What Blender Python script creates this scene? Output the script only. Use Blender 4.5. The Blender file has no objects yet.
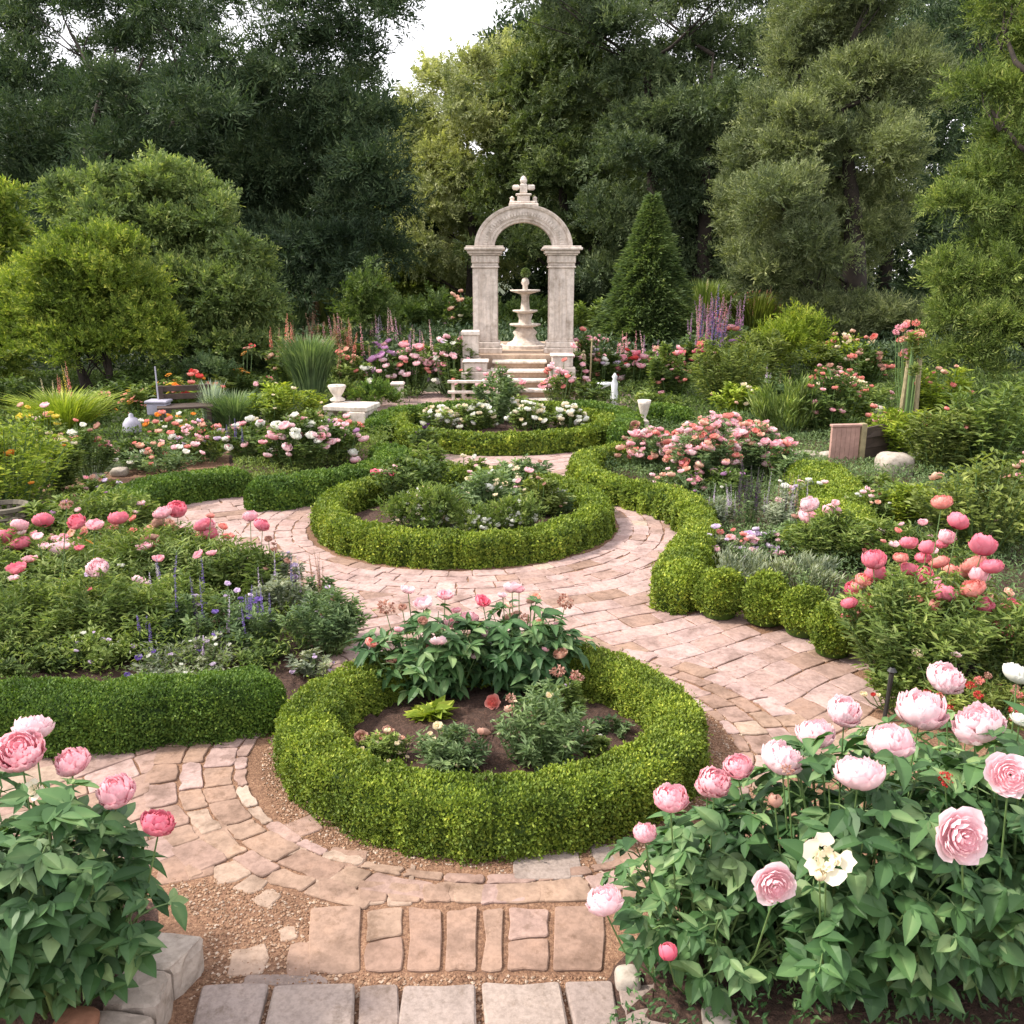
import bpy, math, random
import numpy as np
from mathutils import Vector, Matrix
R = math.radians
S = bpy.context.scene
COL = S.collection

# ---------------------------------------------------------------- camera
H, F, PITCH = 2.2, 900.0, R(15.0)
cam = bpy.data.objects.new('camera', bpy.data.cameras.new('camera'))
COL.objects.link(cam)
cam.location = (0, 0, H)
cam.rotation_euler = (math.pi/2 - PITCH, 0, 0)
cam.data.sensor_width = 36
cam.data.lens = 36*F/1024
cam.data.clip_start = 0.05
cam.data.clip_end = 2000
S.camera = cam
# ---------------------------------------------------------------- sky, sun, exposure
sd = Vector((-0.68, 0.02, 0.74)).normalized()
sun = bpy.data.objects.new('sun', bpy.data.lights.new('sun', 'SUN'))
COL.objects.link(sun)
sun.data.energy = 2.9
sun.data.angle = R(6)
sun.data.color = (1.0, 0.93, 0.82)
sun.rotation_euler = (-sd).to_track_quat('-Z', 'Y').to_euler()
sun.location = (-10, 5, 20)
W = bpy.data.worlds.new('World'); S.world = W; W.use_nodes = True
nt = W.node_tree; bg = nt.nodes['Background']
sky = nt.nodes.new('ShaderNodeTexSky'); sky.sky_type = 'NISHITA'; sky.sun_disc = False
sky.sun_elevation = math.asin(sd.z); sky.sun_rotation = math.atan2(sd.x, sd.y)
sky.air_density = 1.0; sky.dust_density = 4.0
mx = nt.nodes.new('ShaderNodeMix'); mx.data_type = 'RGBA'; mx.inputs[0].default_value = 0.75
nt.links.new(sky.outputs[0], mx.inputs[6]); mx.inputs[7].default_value = (7.4, 7.1, 7.2, 1)
nt.links.new(mx.outputs[2], bg.inputs[0]); bg.inputs[1].default_value = 0.14
S.view_settings.view_transform = 'Standard'; S.view_settings.look = 'None'
S.view_settings.gamma = 1; S.view_settings.exposure = 1.05
S.render.resolution_x = S.render.resolution_y = 1024

# ---------------------------------------------------------------- pixel to place
CP, SP = math.cos(PITCH), math.sin(PITCH)
def ray(px, py):
    a = (px-512)/F; b = (512-py)/F
    return np.array((a, CP + b*SP, -SP + b*CP))
def G(px, py, z=0.0):
    r = ray(px, py); t = (z-H)/r[2]
    return np.array((r[0]*t, r[1]*t, z))
def A(px, py, d):
    return np.array((0, 0, H)) + ray(px, py)*d
def depth(p):
    return p[1]*CP + (H-p[2])*SP
def nrm(v):
    return v/np.maximum(np.linalg.norm(v, axis=-1, keepdims=True), 1e-9)
rng = np.random.default_rng(7)
def rs(n):                              # random unit vectors
    return nrm(rng.normal(size=(n, 3)))

# ---------------------------------------------------------------- mesh helpers
class MB:
    def __init__(s): s.V = []; s.Fs = []; s.T = []; s.M = []; s.n = 0
    def add(s, V, faces, t=0.5, m=0):
        V = np.asarray(V, float).reshape(-1, 3); k = len(V)
        s.V.append(V)
        s.T.append(np.broadcast_to(np.asarray(t, float), (k,)).copy())
        for f in faces:
            f = np.asarray(f, int)
            if f.ndim == 1: f = f[None]
            s.Fs.append(f + s.n); s.M.append(np.full(len(f), m))
        s.n += k
        return s
    def box(s, x0, x1, y0, y1, z0, z1, t=0.5, m=0, bev=0.0):
        if bev <= 0:
            V = [(x, y, z) for z in (z0, z1) for y in (y0, y1) for x in (x0, x1)]
            s.add(V, [[0,2,3,1],[4,5,7,6],[0,1,5,4],[2,6,7,3],[0,4,6,2],[1,3,7,5]], t, m)
        else:
            b = bev
            P = [(x0,y0),(x1,y0),(x1,y1),(x0,y1)]
            def ring(i, z): 
                return [(x0+i,y0+i,z),(x1-i,y0+i,z),(x1-i,y1-i,z),(x0+i,y1-i,z)]
            V = ring(b, z0)+ring(0, z0+b)+ring(0, z1-b)+ring(b, z1)
            fs = [[3,2,1,0],[12,13,14,15]]
            for k in range(3):
                for j in range(4):
                    a = k*4+j; c = k*4+(j+1)%4; fs.append([a, c, c+4, a+4])
            s.add(V, fs, t, m)
        return s
    def lathe(s, prof, n=24, c=(0,0,0), t=0.5, m=0, sx=1, sy=1):
        prof = np.array(prof, float); k = len(prof)
        a = np.linspace(0, 2*math.pi, n, endpoint=False)
        V = np.zeros((k, n, 3))
        V[:, :, 0] = prof[:, :1]*np.cos(a)*sx + c[0]; V[:, :, 1] = prof[:, :1]*np.sin(a)*sy + c[1]
        V[:, :, 2] = prof[:, 1:2] + c[2]
        fs = [[i*n+j, i*n+(j+1)%n, (i+1)*n+(j+1)%n, (i+1)*n+j] for i in range(k-1) for j in range(n)]
        s.add(V.reshape(-1, 3), fs, t, m)
        return s
    def tube(s, pts, rad, n=6, t=0.5, m=0):
        pts = np.asarray(pts, float); k = len(pts)
        rad = np.broadcast_to(np.asarray(rad, float), (k,))
        tg = nrm(np.gradient(pts, axis=0))
        ref = np.array((0.31, 0.9, 0.2)) if abs(tg[0][2]) > .8 else np.array((0.05, 0.1, 1.0))
        u = nrm(np.cross(tg, ref)); v = np.cross(tg, u)
        a = np.linspace(0, 2*math.pi, n, endpoint=False)
        V = pts[:, None] + rad[:, None, None]*(u[:, None]*np.cos(a)[None, :, None] + v[:, None]*np.sin(a)[None, :, None])
        fs = [[i*n+j, i*n+(j+1)%n, (i+1)*n+(j+1)%n, (i+1)*n+j] for i in range(k-1) for j in range(n)]
        s.add(V.reshape(-1, 3), [np.array(fs), np.arange(n)[::-1], (k-1)*n+np.arange(n)], t, m)
        return s
    def leaves(s, P, D, N, L, Wd, t=None, m=0, droop=0.15):      # one folded diamond a leaf
        n = len(P); D = nrm(D); Sd = nrm(np.cross(D, N)); Nn = np.cross(Sd, D)
        L = np.broadcast_to(L, (n,))[:, None]; Wd = np.broadcast_to(Wd, (n,))[:, None]
        mid = P + D*L*.45
        V = np.stack([P, mid+Sd*Wd*.5+Nn*Wd*.12, P+D*L-Nn*L*droop, mid-Sd*Wd*.5+Nn*Wd*.12], 1)
        if t is None: t = rng.random(n)
        s.add(V.reshape(-1, 3), [np.arange(4*n).reshape(n, 4)], np.repeat(np.broadcast_to(t, (n,)), 4), m)
        return s
    def bigleaves(s, P, D, N, L, Wd, t=None, m=0, droop=0.25, fold=.18):
        n = len(P); D = nrm(D); Sd = nrm(np.cross(D, N)); Nn = np.cross(Sd, D)
        L = np.broadcast_to(L, (n,))[:, None]; Wd = np.broadcast_to(Wd, (n,))[:, None]
        if t is None: t = rng.random(n)
        dr = (droop*rng.uniform(-.3, 2.2, n))[:, None]
        rows = [(0.0, 0.0), (.16, .32), (.38, .5), (.62, .42), (.84, .2), (1.0, 0)]
        vs = [P]; tt = [t]
        for a, w in rows[1:-1]:
            c = P + D*L*a - Nn*L*dr*a*a
            vs += [c-Sd*Wd*w+Nn*Wd*fold*w*2, c, c+Sd*Wd*w+Nn*Wd*fold*w*2]; tt += [t, t+.2, t]
        vs.append(P+D*L-Nn*L*dr); tt.append(t)
        V = np.stack(vs, 1); k = V.shape[1]
        o = (np.arange(n)*k)[:, None]
        q = []
        for r in range(3):
            b = 1+3*r
            q += [o+np.array([b, b+1, b+4, b+3]), o+np.array([b+1, b+2, b+5, b+4])]
        tr = [o+np.array([0, 2, 1]), o+np.array([0, 3, 2]), o+np.array([10, 11, 13]), o+np.array([11, 12, 13])]
        s.add(V.reshape(-1, 3), q+tr, np.stack([np.broadcast_to(x, (n,)) for x in tt], 1).reshape(-1), m)
        return s
    def mesh(s, name, mats, smooth=False):
        V = np.concatenate(s.V).astype(np.float32)
        fl = [f.reshape(-1) for f in s.Fs]
        ln = np.concatenate([np.full(len(f), f.shape[1]) for f in s.Fs])
        mi = np.concatenate(s.M)
        loops = np.concatenate(fl).astype(np.int32)
        me = bpy.data.meshes.new(name)
        me.vertices.add(len(V)); me.vertices.foreach_set('co', V.reshape(-1))
        me.loops.add(len(loops)); me.loops.foreach_set('vertex_index', loops)
        me.polygons.add(len(ln))
        st = np.concatenate([[0], np.cumsum(ln)[:-1]]).astype(np.int32)
        me.polygons.foreach_set('loop_start', st)
        me.polygons.foreach_set('loop_total', ln.astype(np.int32))
        me.polygons.foreach_set('material_index', mi.astype(np.int32))
        me.polygons.foreach_set('use_smooth', np.full(len(ln), smooth))
        at = me.attributes.new('t', 'FLOAT', 'POINT')
        at.data.foreach_set('value', np.clip(np.concatenate(s.T), 0, 1).astype(np.float32))
        for m in (mats if isinstance(mats, (list, tuple)) else [mats]): me.materials.append(m)
        me.update(calc_edges=True); me.validate()
        return me
    def obj(s, name, mats, parent=None, smooth=False, loc=None):
        return link(name, s.mesh(name, mats, smooth), parent, loc)

def link(name, me, parent=None, loc=None):
    o = bpy.data.objects.new(name, me); COL.objects.link(o)
    if parent is not None: o.parent = parent
    if loc is not None: o.location = loc
    return o
def tag(o, label, cat, group=None):
    o['label'] = label; o['category'] = cat
    if group: o['group'] = group
    return o
def thing(name, label, cat, loc=(0, 0, 0), rz=0, group=None):
    o = bpy.data.objects.new(name, None); COL.objects.link(o)
    o.empty_display_size = .1
    o.location = [float(x) for x in loc]; o.rotation_euler = (0, 0, rz)
    return tag(o, label, cat, group)
def kind(o, k): o['kind'] = k; return o

# ---------------------------------------------------------------- materials
def newmat(name):
    m = bpy.data.materials.new(name); m.use_nodes = True
    return m, m.node_tree, m.node_tree.nodes['Principled BSDF']
def ramp(nt, src, stops):
    r = nt.nodes.new('ShaderNodeValToRGB'); e = r.color_ramp.elements
    while len(e) < len(stops): e.new(0.5)
    for k, (p, c) in enumerate(stops): e[k].position = p; e[k].color = (*c, 1)
    nt.links.new(src, r.inputs[0]); return r.outputs[0]
def noise(nt, scale, detail=4, coord='pos', rough=.6):
    n = nt.nodes.new('ShaderNodeTexNoise'); n.inputs['Scale'].default_value = scale
    n.inputs['Detail'].default_value = detail; n.inputs['Roughness'].default_value = rough
    g = nt.nodes.new('ShaderNodeNewGeometry'); nt.links.new(g.outputs['Position'], n.inputs['Vector'])
    return n.outputs['Fac']
def mixc(nt, fac, a, b, mode='MIX'):
    x = nt.nodes.new('ShaderNodeMix'); x.data_type = 'RGBA'; x.blend_type = mode
    for i, v in ((0, fac), (6, a), (7, b)):
        if isinstance(v, (int, float)): x.inputs[i].default_value = v
        elif isinstance(v, tuple): x.inputs[i].default_value = (*v, 1)
        else: nt.links.new(v, x.inputs[i])
    return x.outputs[2]
def attr(nt, name='t'):
    a = nt.nodes.new('ShaderNodeAttribute'); a.attribute_name = name; return a.outputs['Fac']
def leafmat(name, c0, c1, c2=None, trans=.3, rough=.55, clump=2.0, spec=.25):
    m, nt, p = newmat(name)
    stops = [(0, c0), (.6, c1), (1, c2 or c1)]
    c = ramp(nt, attr(nt), stops)
    f = ramp(nt, noise(nt, clump, 2), [(.35, (.62, .66, .66)), (.65, (1.2, 1.16, 1.05))])
    c = mixc(nt, 1.0, c, f, 'MULTIPLY')
    nt.links.new(c, p.inputs['Base Color'])
    p.inputs['Roughness'].default_value = rough; p.inputs['Specular IOR Level'].default_value = spec
    tr = nt.nodes.new('ShaderNodeBsdfTranslucent')
    c2_ = mixc(nt, 1.0, c, (1.25, 1.3, .6), 'MULTIPLY')
    nt.links.new(c2_, tr.inputs[0])
    ms = nt.nodes.new('ShaderNodeMixShader'); ms.inputs[0].default_value = trans
    nt.links.new(p.outputs[0], ms.inputs[1]); nt.links.new(tr.outputs[0], ms.inputs[2])
    nt.links.new(ms.outputs[0], nt.nodes['Material Output'].inputs[0])
    return m
def petalmat(name, c0, c1, c2):
    m, nt, p = newmat(name)
    c = ramp(nt, attr(nt), [(0, c0), (.5, c1), (1, c2)])
    nt.links.new(c, p.inputs['Base Color']); p.inputs['Roughness'].default_value = .6
    p.inputs['Specular IOR Level'].default_value = .2
    tr = nt.nodes.new('ShaderNodeBsdfTranslucent'); nt.links.new(c, tr.inputs[0])
    ms = nt.nodes.new('ShaderNodeMixShader'); ms.inputs[0].default_value = .35
    nt.links.new(p.outputs[0], ms.inputs[1]); nt.links.new(tr.outputs[0], ms.inputs[2])
    nt.links.new(ms.outputs[0], nt.nodes['Material Output'].inputs[0])
    return m
def stonemat(name, cols, scale=6, bump=.4, rough=.85, fine=60, tint=.35, streak=0):
    m, nt, p = newmat(name)
    k = len(cols)
    c = ramp(nt, attr(nt), [(i/(k-1), x) for i, x in enumerate(cols)])
    n1 = ramp(nt, noise(nt, scale, 6), [(.3, (.62, .6, .58)), (.5, (1, 1, 1)), (.75, (1.18, 1.15, 1.1))])
    c = mixc(nt, tint*2, c, n1, 'MULTIPLY')
    n2 = ramp(nt, noise(nt, fine, 4), [(.35, (.78, .77, .76)), (.6, (1.1, 1.1, 1.1))])
    c = mixc(nt, .8, c, n2, 'MULTIPLY')
    n3 = ramp(nt, noise(nt, scale*2.7, 8, rough=.75), [(.36, (.50, .45, .38)), (.47, (1, 1, 1))])
    c = mixc(nt, .55, c, n3, 'MULTIPLY')
    if streak:
        g = nt.nodes.new('ShaderNodeNewGeometry'); mp = nt.nodes.new('ShaderNodeVectorMath'); mp.operation = 'MULTIPLY'; mp.inputs[1].default_value = (14, 14, 1.1)
        nt.links.new(g.outputs['Position'], mp.inputs[0]); nn = nt.nodes.new('ShaderNodeTexNoise'); nn.inputs['Scale'].default_value = 1; nn.inputs['Detail'].default_value = 5
        nt.links.new(mp.outputs[0], nn.inputs['Vector']); c = mixc(nt, .45, c, ramp(nt, nn.outputs['Fac'], [(.36, (.62, .58, .52)), (.52, (1, 1, 1)), (.7, (1.1, 1.08, 1.05))]), 'MULTIPLY')
    nt.links.new(c, p.inputs['Base Color']); p.inputs['Roughness'].default_value = rough
    p.inputs['Specular IOR Level'].default_value = .25
    b = nt.nodes.new('ShaderNodeBump'); b.inputs['Strength'].default_value = bump; b.inputs['Distance'].default_value = .01
    nt.links.new(noise(nt, fine*.7, 6), b.inputs['Height']); nt.links.new(b.outputs[0], p.inputs['Normal'])
    return m
def plain(name, col, rough=.7, n=8, var=.3):
    m, nt, p = newmat(name)
    f = ramp(nt, noise(nt, n, 4), [(.3, tuple(x*(1-var) for x in col)), (.7, tuple(min(1, x*(1+var)) for x in col))])
    nt.links.new(f, p.inputs['Base Color']); p.inputs['Roughness'].default_value = rough
    return m

M = {}
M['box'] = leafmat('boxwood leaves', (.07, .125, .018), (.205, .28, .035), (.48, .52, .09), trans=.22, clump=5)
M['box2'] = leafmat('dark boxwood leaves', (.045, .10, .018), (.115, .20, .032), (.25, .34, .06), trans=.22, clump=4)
M['rose'] = leafmat('rose leaves', (.05, .09, .02), (.11, .17, .045), (.22, .28, .09), clump=5)
M['peony'] = leafmat('peony leaves', (.03, .085, .028), (.085, .175, .065), (.23, .33, .15), trans=.25, rough=.5, clump=3, spec=.3)
M['fern'] = leafmat('feathery leaves', (.08, .135, .03), (.19, .26, .065), (.36, .41, .15), clump=4)
M['lime'] = leafmat('lime leaves', (.14, .21, .02), (.29, .38, .05), (.52, .54, .10), clump=3)
M['silver'] = leafmat('silver leaves', (.14, .18, .12), (.29, .33, .24), (.50, .52, .43), clump=5)
M['sage'] = leafmat('sage leaves', (.08, .14, .06), (.17, .25, .11), (.30, .38, .20), clump=4)
M['olive'] = leafmat('olive leaves', (.09, .13, .025), (.19, .24, .06), (.34, .38, .12), clump=3)
M['bluegrass'] = leafmat('blue grass', (.20, .28, .24), (.42, .50, .46), (.62, .68, .64), clump=3)
M['t_dark'] = leafmat('dark cedar', (.028, .055, .028), (.072, .115, .056), (.15, .20, .10), clump=.5, trans=.2)
M['t_mid'] = leafmat('broad leaves mid', (.06, .095, .03), (.135, .18, .065), (.26, .30, .12), clump=.5)
M['t_pale'] = leafmat('broad leaves pale', (.19, .23, .09), (.38, .41, .19), (.56, .58, .32), clump=.5)
M['t_olive'] = leafmat('cypress', (.10, .13, .065), (.22, .265, .13), (.40, .43, .24), clump=.6)
M['t_gold'] = leafmat('golden cypress', (.09, .14, .035), (.20, .27, .07), (.43, .47, .16), clump=1)
M['t_lime'] = leafmat('maple leaves', (.085, .14, .022), (.225, .305, .05), (.56, .59, .13), clump=1)
M['t_maple'] = leafmat('maple leaves green', (.09, .14, .05), (.19, .26, .09), (.42, .47, .18), clump=1)
M['t_hazed'] = leafmat('hazed woodland leaves', (.05, .08, .04), (.115, .16, .078), (.22, .27, .14), clump=.5, trans=.25)  # albedo lifted above the dark cedar's to stand for aerial haze
M['t_cone'] = leafmat('spruce needles', (.065, .115, .045), (.15, .215, .08), (.32, .39, .17), clump=1)
M['bark'] = plain('bark', (.026, .019, .014), .95, 6, .5)
M['stem'] = plain('green stem', (.10, .17, .05), .6, 20, .3)
M['stemr'] = plain('brown stem', (.10, .08, .035), .7, 20, .3)
# ================================================================= petals, stone and wood materials
PET = {
 'pale':   petalmat('pale pink petals', (.82, .38, .44), (.91, .60, .65), (.96, .82, .84)),
 'pink':   petalmat('pink petals', (.76, .24, .32), (.86, .42, .49), (.94, .66, .70)),
 'hot':    petalmat('hot pink petals', (.64, .07, .15), (.80, .17, .26), (.88, .36, .43)),
 'coral':  petalmat('coral petals', (.68, .12, .11), (.80, .27, .23), (.90, .48, .42)),
 'white':  petalmat('white petals', (.62, .66, .46), (.82, .82, .74), (.90, .90, .86)),
 'cream':  petalmat('cream petals', (.74, .58, .30), (.85, .74, .52), (.90, .84, .70)),
 'peach':  petalmat('peach petals', (.70, .28, .18), (.80, .46, .34), (.88, .66, .54)),
 'faded':  petalmat('faded petals', (.34, .14, .10), (.48, .26, .20), (.62, .40, .32)),
 'orange': petalmat('orange petals', (.70, .14, .02), (.80, .28, .04), (.88, .45, .10)),
 'red':    petalmat('red petals', (.35, .02, .02), (.58, .05, .05), (.72, .14, .12)),
 'purple': petalmat('purple petals', (.10, .05, .26), (.22, .13, .48), (.40, .30, .66)),
 'mauve':  petalmat('mauve petals', (.34, .12, .34), (.52, .26, .50), (.70, .46, .66)),
 'lilac':  petalmat('lilac petals', (.52, .38, .62), (.70, .56, .76), (.84, .76, .86)),
 'yellow': petalmat('yellow petals', (.55, .38, .02), (.75, .60, .06), (.85, .76, .24)),
 'dark':   petalmat('dark plum petals', (.03, .015, .04), (.07, .03, .09), (.14, .07, .16)),
}
M['paver'] = stonemat('paving stone', [(.33, .225, .205), (.40, .29, .27), (.35, .245, .22), (.26, .17, .13), (.31, .215, .16), (.43, .355, .30)], 5, .5, fine=38, tint=.5)
M['slab'] = stonemat('grey paving slab', [(.23, .175, .15), (.27, .22, .20), (.31, .25, .215)], 5, .3, fine=70)
M['block'] = stonemat('weathered block', [(.24, .20, .17), (.32, .27, .23), (.42, .36, .31)], 5, .7, fine=30)
M['rock'] = stonemat('garden rock', [(.30, .26, .22), (.42, .37, .32), (.50, .44, .39)], 5, .8, fine=25)
M['redrock'] = stonemat('red rock', [(.30, .13, .08), (.38, .19, .12)], 6, .6, fine=25)
M['lime_stone'] = stonemat('limestone', [(.50, .43, .38), (.60, .53, .475), (.68, .62, .56)], 1.8, .5, fine=14, tint=.35, streak=1)
M['step_stone'] = stonemat('step stone', [(.34, .24, .17), (.42, .31, .23), (.50, .40, .32)], 3, .5, fine=20)
M['gravel'] = stonemat('gravel pebbles', [(.17, .09, .055), (.27, .155, .095), (.34, .22, .145), (.46, .37, .30)], 8, .2, fine=80)
M['pinkwood'] = plain('pink grey timber', (.40, .24, .20), .8, 12, .2)
M['darkwood'] = plain('dark timber', (.06, .04, .03), .8, 10, .3)
M['brownwood'] = plain('brown timber', (.22, .11, .07), .8, 10, .3)
M['cane'] = plain('pale cane', (.30, .25, .14), .8, 14, .3)
M['whitepaint'] = plain('white paint', (.70, .72, .74), .5, 8, .08)
M['bluepaint'] = plain('blue grey paint', (.30, .33, .42), .5, 8, .12)
M['greypaint'] = plain('grey paint', (.34, .33, .40), .6, 8, .2)
M['iron'] = plain('black iron', (.02, .02, .02), .5, 8, .2)
M['wicker'] = plain('wicker', (.14, .12, .09), .8, 20, .4)

def groundmat():
    m, nt, p = newmat('sandy gravel ground')
    c = ramp(nt, noise(nt, 90, 3, rough=.8), [(.3, (.09, .05, .03)), (.48, (.22, .122, .076)), (.62, (.31, .19, .12)), (.78, (.48, .36, .26))])
    f = ramp(nt, noise(nt, 2.2, 5), [(.35, (.72, .66, .60)), (.65, (1.1, 1.05, 1))])
    c = mixc(nt, 1, c, f, 'MULTIPLY')
    nt.links.new(c, p.inputs['Base Color']); p.inputs['Roughness'].default_value = .95
    b = nt.nodes.new('ShaderNodeBump'); b.inputs['Strength'].default_value = .9; b.inputs['Distance'].default_value = .012
    nt.links.new(noise(nt, 110, 5), b.inputs['Height']); nt.links.new(b.outputs[0], p.inputs['Normal'])
    return m
def soilmat():
    m, nt, p = newmat('dark soil')
    c = ramp(nt, noise(nt, 55, 6, rough=.8), [(.3, (.018, .009, .006)), (.5, (.06, .03, .02)), (.75, (.15, .085, .06))])
    nt.links.new(c, p.inputs['Base Color']); p.inputs['Roughness'].default_value = .95
    b = nt.nodes.new('ShaderNodeBump'); b.inputs['Strength'].default_value = 1; b.inputs['Distance'].default_value = .02
    nt.links.new(noise(nt, 60, 6), b.inputs['Height']); nt.links.new(b.outputs[0], p.inputs['Normal'])
    return m
def fieldmat():
    m, nt, p = newmat('woodland floor')
    c = ramp(nt, noise(nt, 3, 6, rough=.7), [(.3, (.012, .018, .006)), (.5, (.03, .045, .012)), (.75, (.07, .09, .025))])
    nt.links.new(c, p.inputs['Base Color']); p.inputs['Roughness'].default_value = .95
    return m
M['ground'] = groundmat(); M['soil'] = soilmat(); M['field'] = fieldmat()

# ================================================================= rings of the parterre
#        cx      cy     a     b    (centre line of the hedge)
RINGS = [(-.083, 3.86, .865, .71), (-.435, 7.80, 1.19, 1.16), (-.15, 12.35, 1.47, 1.38)]

# ================================================================= ground
mb = MB(); mb.add([(-260, -10, 0), (260, -10, 0), (260, 300, 0), (-260, 300, 0)], [[0, 1, 2, 3]])
kind(mb.obj('ground', M['field']), 'structure')
mb = MB(); mb.add([(-3.5, .3, .004), (3.5, .3, .004), (4.0, 4.2, .004), (2.6, 6.5, .004), (2.4, 14.4, .004), (-3.4, 14.6, .004), (-3.6, 11, .004), (-5.0, 9.5, .004), (-5, 7, .004), (-2.5, 5, .004), (-4, 4, .004)], [list(range(11))])
kind(mb.obj('gravel_ground', M['ground']), 'structure')

def inside(p, poly):
    x, y = p; c = False; j = len(poly)-1
    for i in range(len(poly)):
        a, b = poly[i], poly[j]
        if (a[1] > y) != (b[1] > y) and x < (b[0]-a[0])*(y-a[1])/(b[1]-a[1])+a[0]: c = not c
        j = i
    return c
def clip(poly, n, d):                    # keep points with p.n >= d
    out = []
    for i in range(len(poly)):
        a, b = poly[i], poly[(i+1) % len(poly)]
        da, db = a@n-d, b@n-d
        if da >= 0: out.append(a)
        if (da >= 0) != (db >= 0): out.append(a+(b-a)*da/(da-db))
    return out
def slab_stone(mb, poly, top=.02, gap=.008, t=.5, m=0, bev=.004, z0=0.0):
    top = top*.65 if top < .03 else top
    P = np.array(poly); k = len(P)
    ar = .5*sum(P[i][0]*P[(i+1)%k][1]-P[(i+1)%k][0]*P[i][1] for i in range(k))
    if ar < 0: P = P[::-1]; ar = -ar
    if ar < .0012: return
    # inset and subdivide the outline, round and roughen it
    c = P.mean(0)
    def inset(Q, g):
        k = len(Q); out = []
        for i in range(k):
            a, b, d = Q[i-1], Q[i], Q[(i+1) % k]
            e1 = b-a; e2 = d-b
            l1, l2 = np.linalg.norm(e1), np.linalg.norm(e2)
            if l1 < 1e-6 or l2 < 1e-6: out.append(b); continue
            n1 = np.array((-e1[1], e1[0]))/l1; n2 = np.array((-e2[1], e2[0]))/l2
            v = n1+n2; q = v@v
            out.append(b + v*g*2/max(q, .8))
        return np.array(out)
    P = inset(P, gap)
    Q = []
    for i in range(k):
        a, b, d = P[i-1], P[i], P[(i+1) % k]
        r = min(.012, .25*np.linalg.norm(a-b), .25*np.linalg.norm(d-b))
        u1 = (a-b)/max(np.linalg.norm(a-b), 1e-6); u2 = (d-b)/max(np.linalg.norm(d-b), 1e-6)
        Q += [b+u1*r, b+(u1+u2)*r*.28, b+u2*r]
        Q.append((b+d)/2 + rng.normal(size=2)*.0055); Q[-1] = Q[-1]
    Q = np.array(Q); n = len(Q)
    In = Q + (c-Q)*(bev/np.maximum(np.linalg.norm(c-Q, axis=1), .02))[:, None]
    tilt = rng.normal(size=2)*.012
    zt = top + (In-c)@tilt
    V = np.vstack([np.c_[Q, np.full(n, z0)], np.c_[Q, zt-bev*.8], np.c_[In, zt], [[c[0], c[1], top+.0005]]])
    i = np.arange(n); j = (i+1) % n
    mb.add(V, [np.c_[i, j, j+n, i+n], np.c_[i+n, j+n, j+2*n, i+2*n], np.c_[i+2*n, j+2*n, np.full(n, 3*n)]], t, m)

def rrel(p, k):
    cx, cy, a, b = RINGS[k]
    dx, dy = (p[0]-cx)/a, (p[1]-cy)/b
    return math.hypot(dx, dy)
paveA = [G(*q)[:2] for q in [(-60, 700), (-60, 850), (60, 862), (150, 878), (205, 872), (330, 905), (330, 972), (620, 975), (640, 900),
         (660, 860), (760, 800), (890, 720), (880, 668), (800, 640), (700, 612), (655, 600), (690, 570), (700, 520), (640, 480), (590, 460), (570, 440), (640, 400), (620, 392),
         (350, 392), (330, 470), (215, 478), (120, 515), (120, 560), (330, 640), (330, 660), (300, 690), (-60, 690)]]
gravA = [G(*q)[:2] for q in [(150, 885), (215, 872), (300, 900), (315, 985), (150, 990)]]
pav = MB()
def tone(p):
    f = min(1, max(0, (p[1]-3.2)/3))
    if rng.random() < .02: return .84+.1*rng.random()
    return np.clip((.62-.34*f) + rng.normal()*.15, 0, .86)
def cellring(k, r0, r1, dr, w, ang0=0):
    cx, cy, a, b = RINGS[k]
    r = r0
    row = 0
    while r < r1-1e-6:
        h = dr[row % len(dr)]
        ww = w[row % len(w)]
        per = 2*math.pi*(min(a, b)*r+.0)
        n = max(8, int(per/ww)); off = rng.random()
        cuts = (np.arange(n)+off+rng.uniform(-.22, .22, n))/n*2*math.pi
        for i in range(n):
            t0, t1 = cuts[i], cuts[(i+1) % n]+(2*math.pi if i == n-1 else 0)
            mid = (t0+t1)/2
            pts = []
            for (rr, tt) in ((r, t0), (r, mid), (r, t1), (r+h, t1), (r+h, mid), (r+h, t0)):
                rr = rr + rng.normal()*.006
                pts.append(np.array((cx+(a+(rr-1)*1.0 if False else a*rr)*math.cos(tt), cy+b*rr*math.sin(tt))))
            yield pts, r
        r += h; row += 1
# stones laid round the first ring
r_out1 = 1.81
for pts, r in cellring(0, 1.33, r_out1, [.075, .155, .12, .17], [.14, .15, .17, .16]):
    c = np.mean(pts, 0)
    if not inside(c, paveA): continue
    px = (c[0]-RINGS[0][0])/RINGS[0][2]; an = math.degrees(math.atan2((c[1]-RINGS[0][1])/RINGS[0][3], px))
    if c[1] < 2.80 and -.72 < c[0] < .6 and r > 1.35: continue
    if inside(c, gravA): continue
    slab_stone(pav, pts, .016+rng.random()*.006, .003+.003*rng.random(), tone(c))
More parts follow.
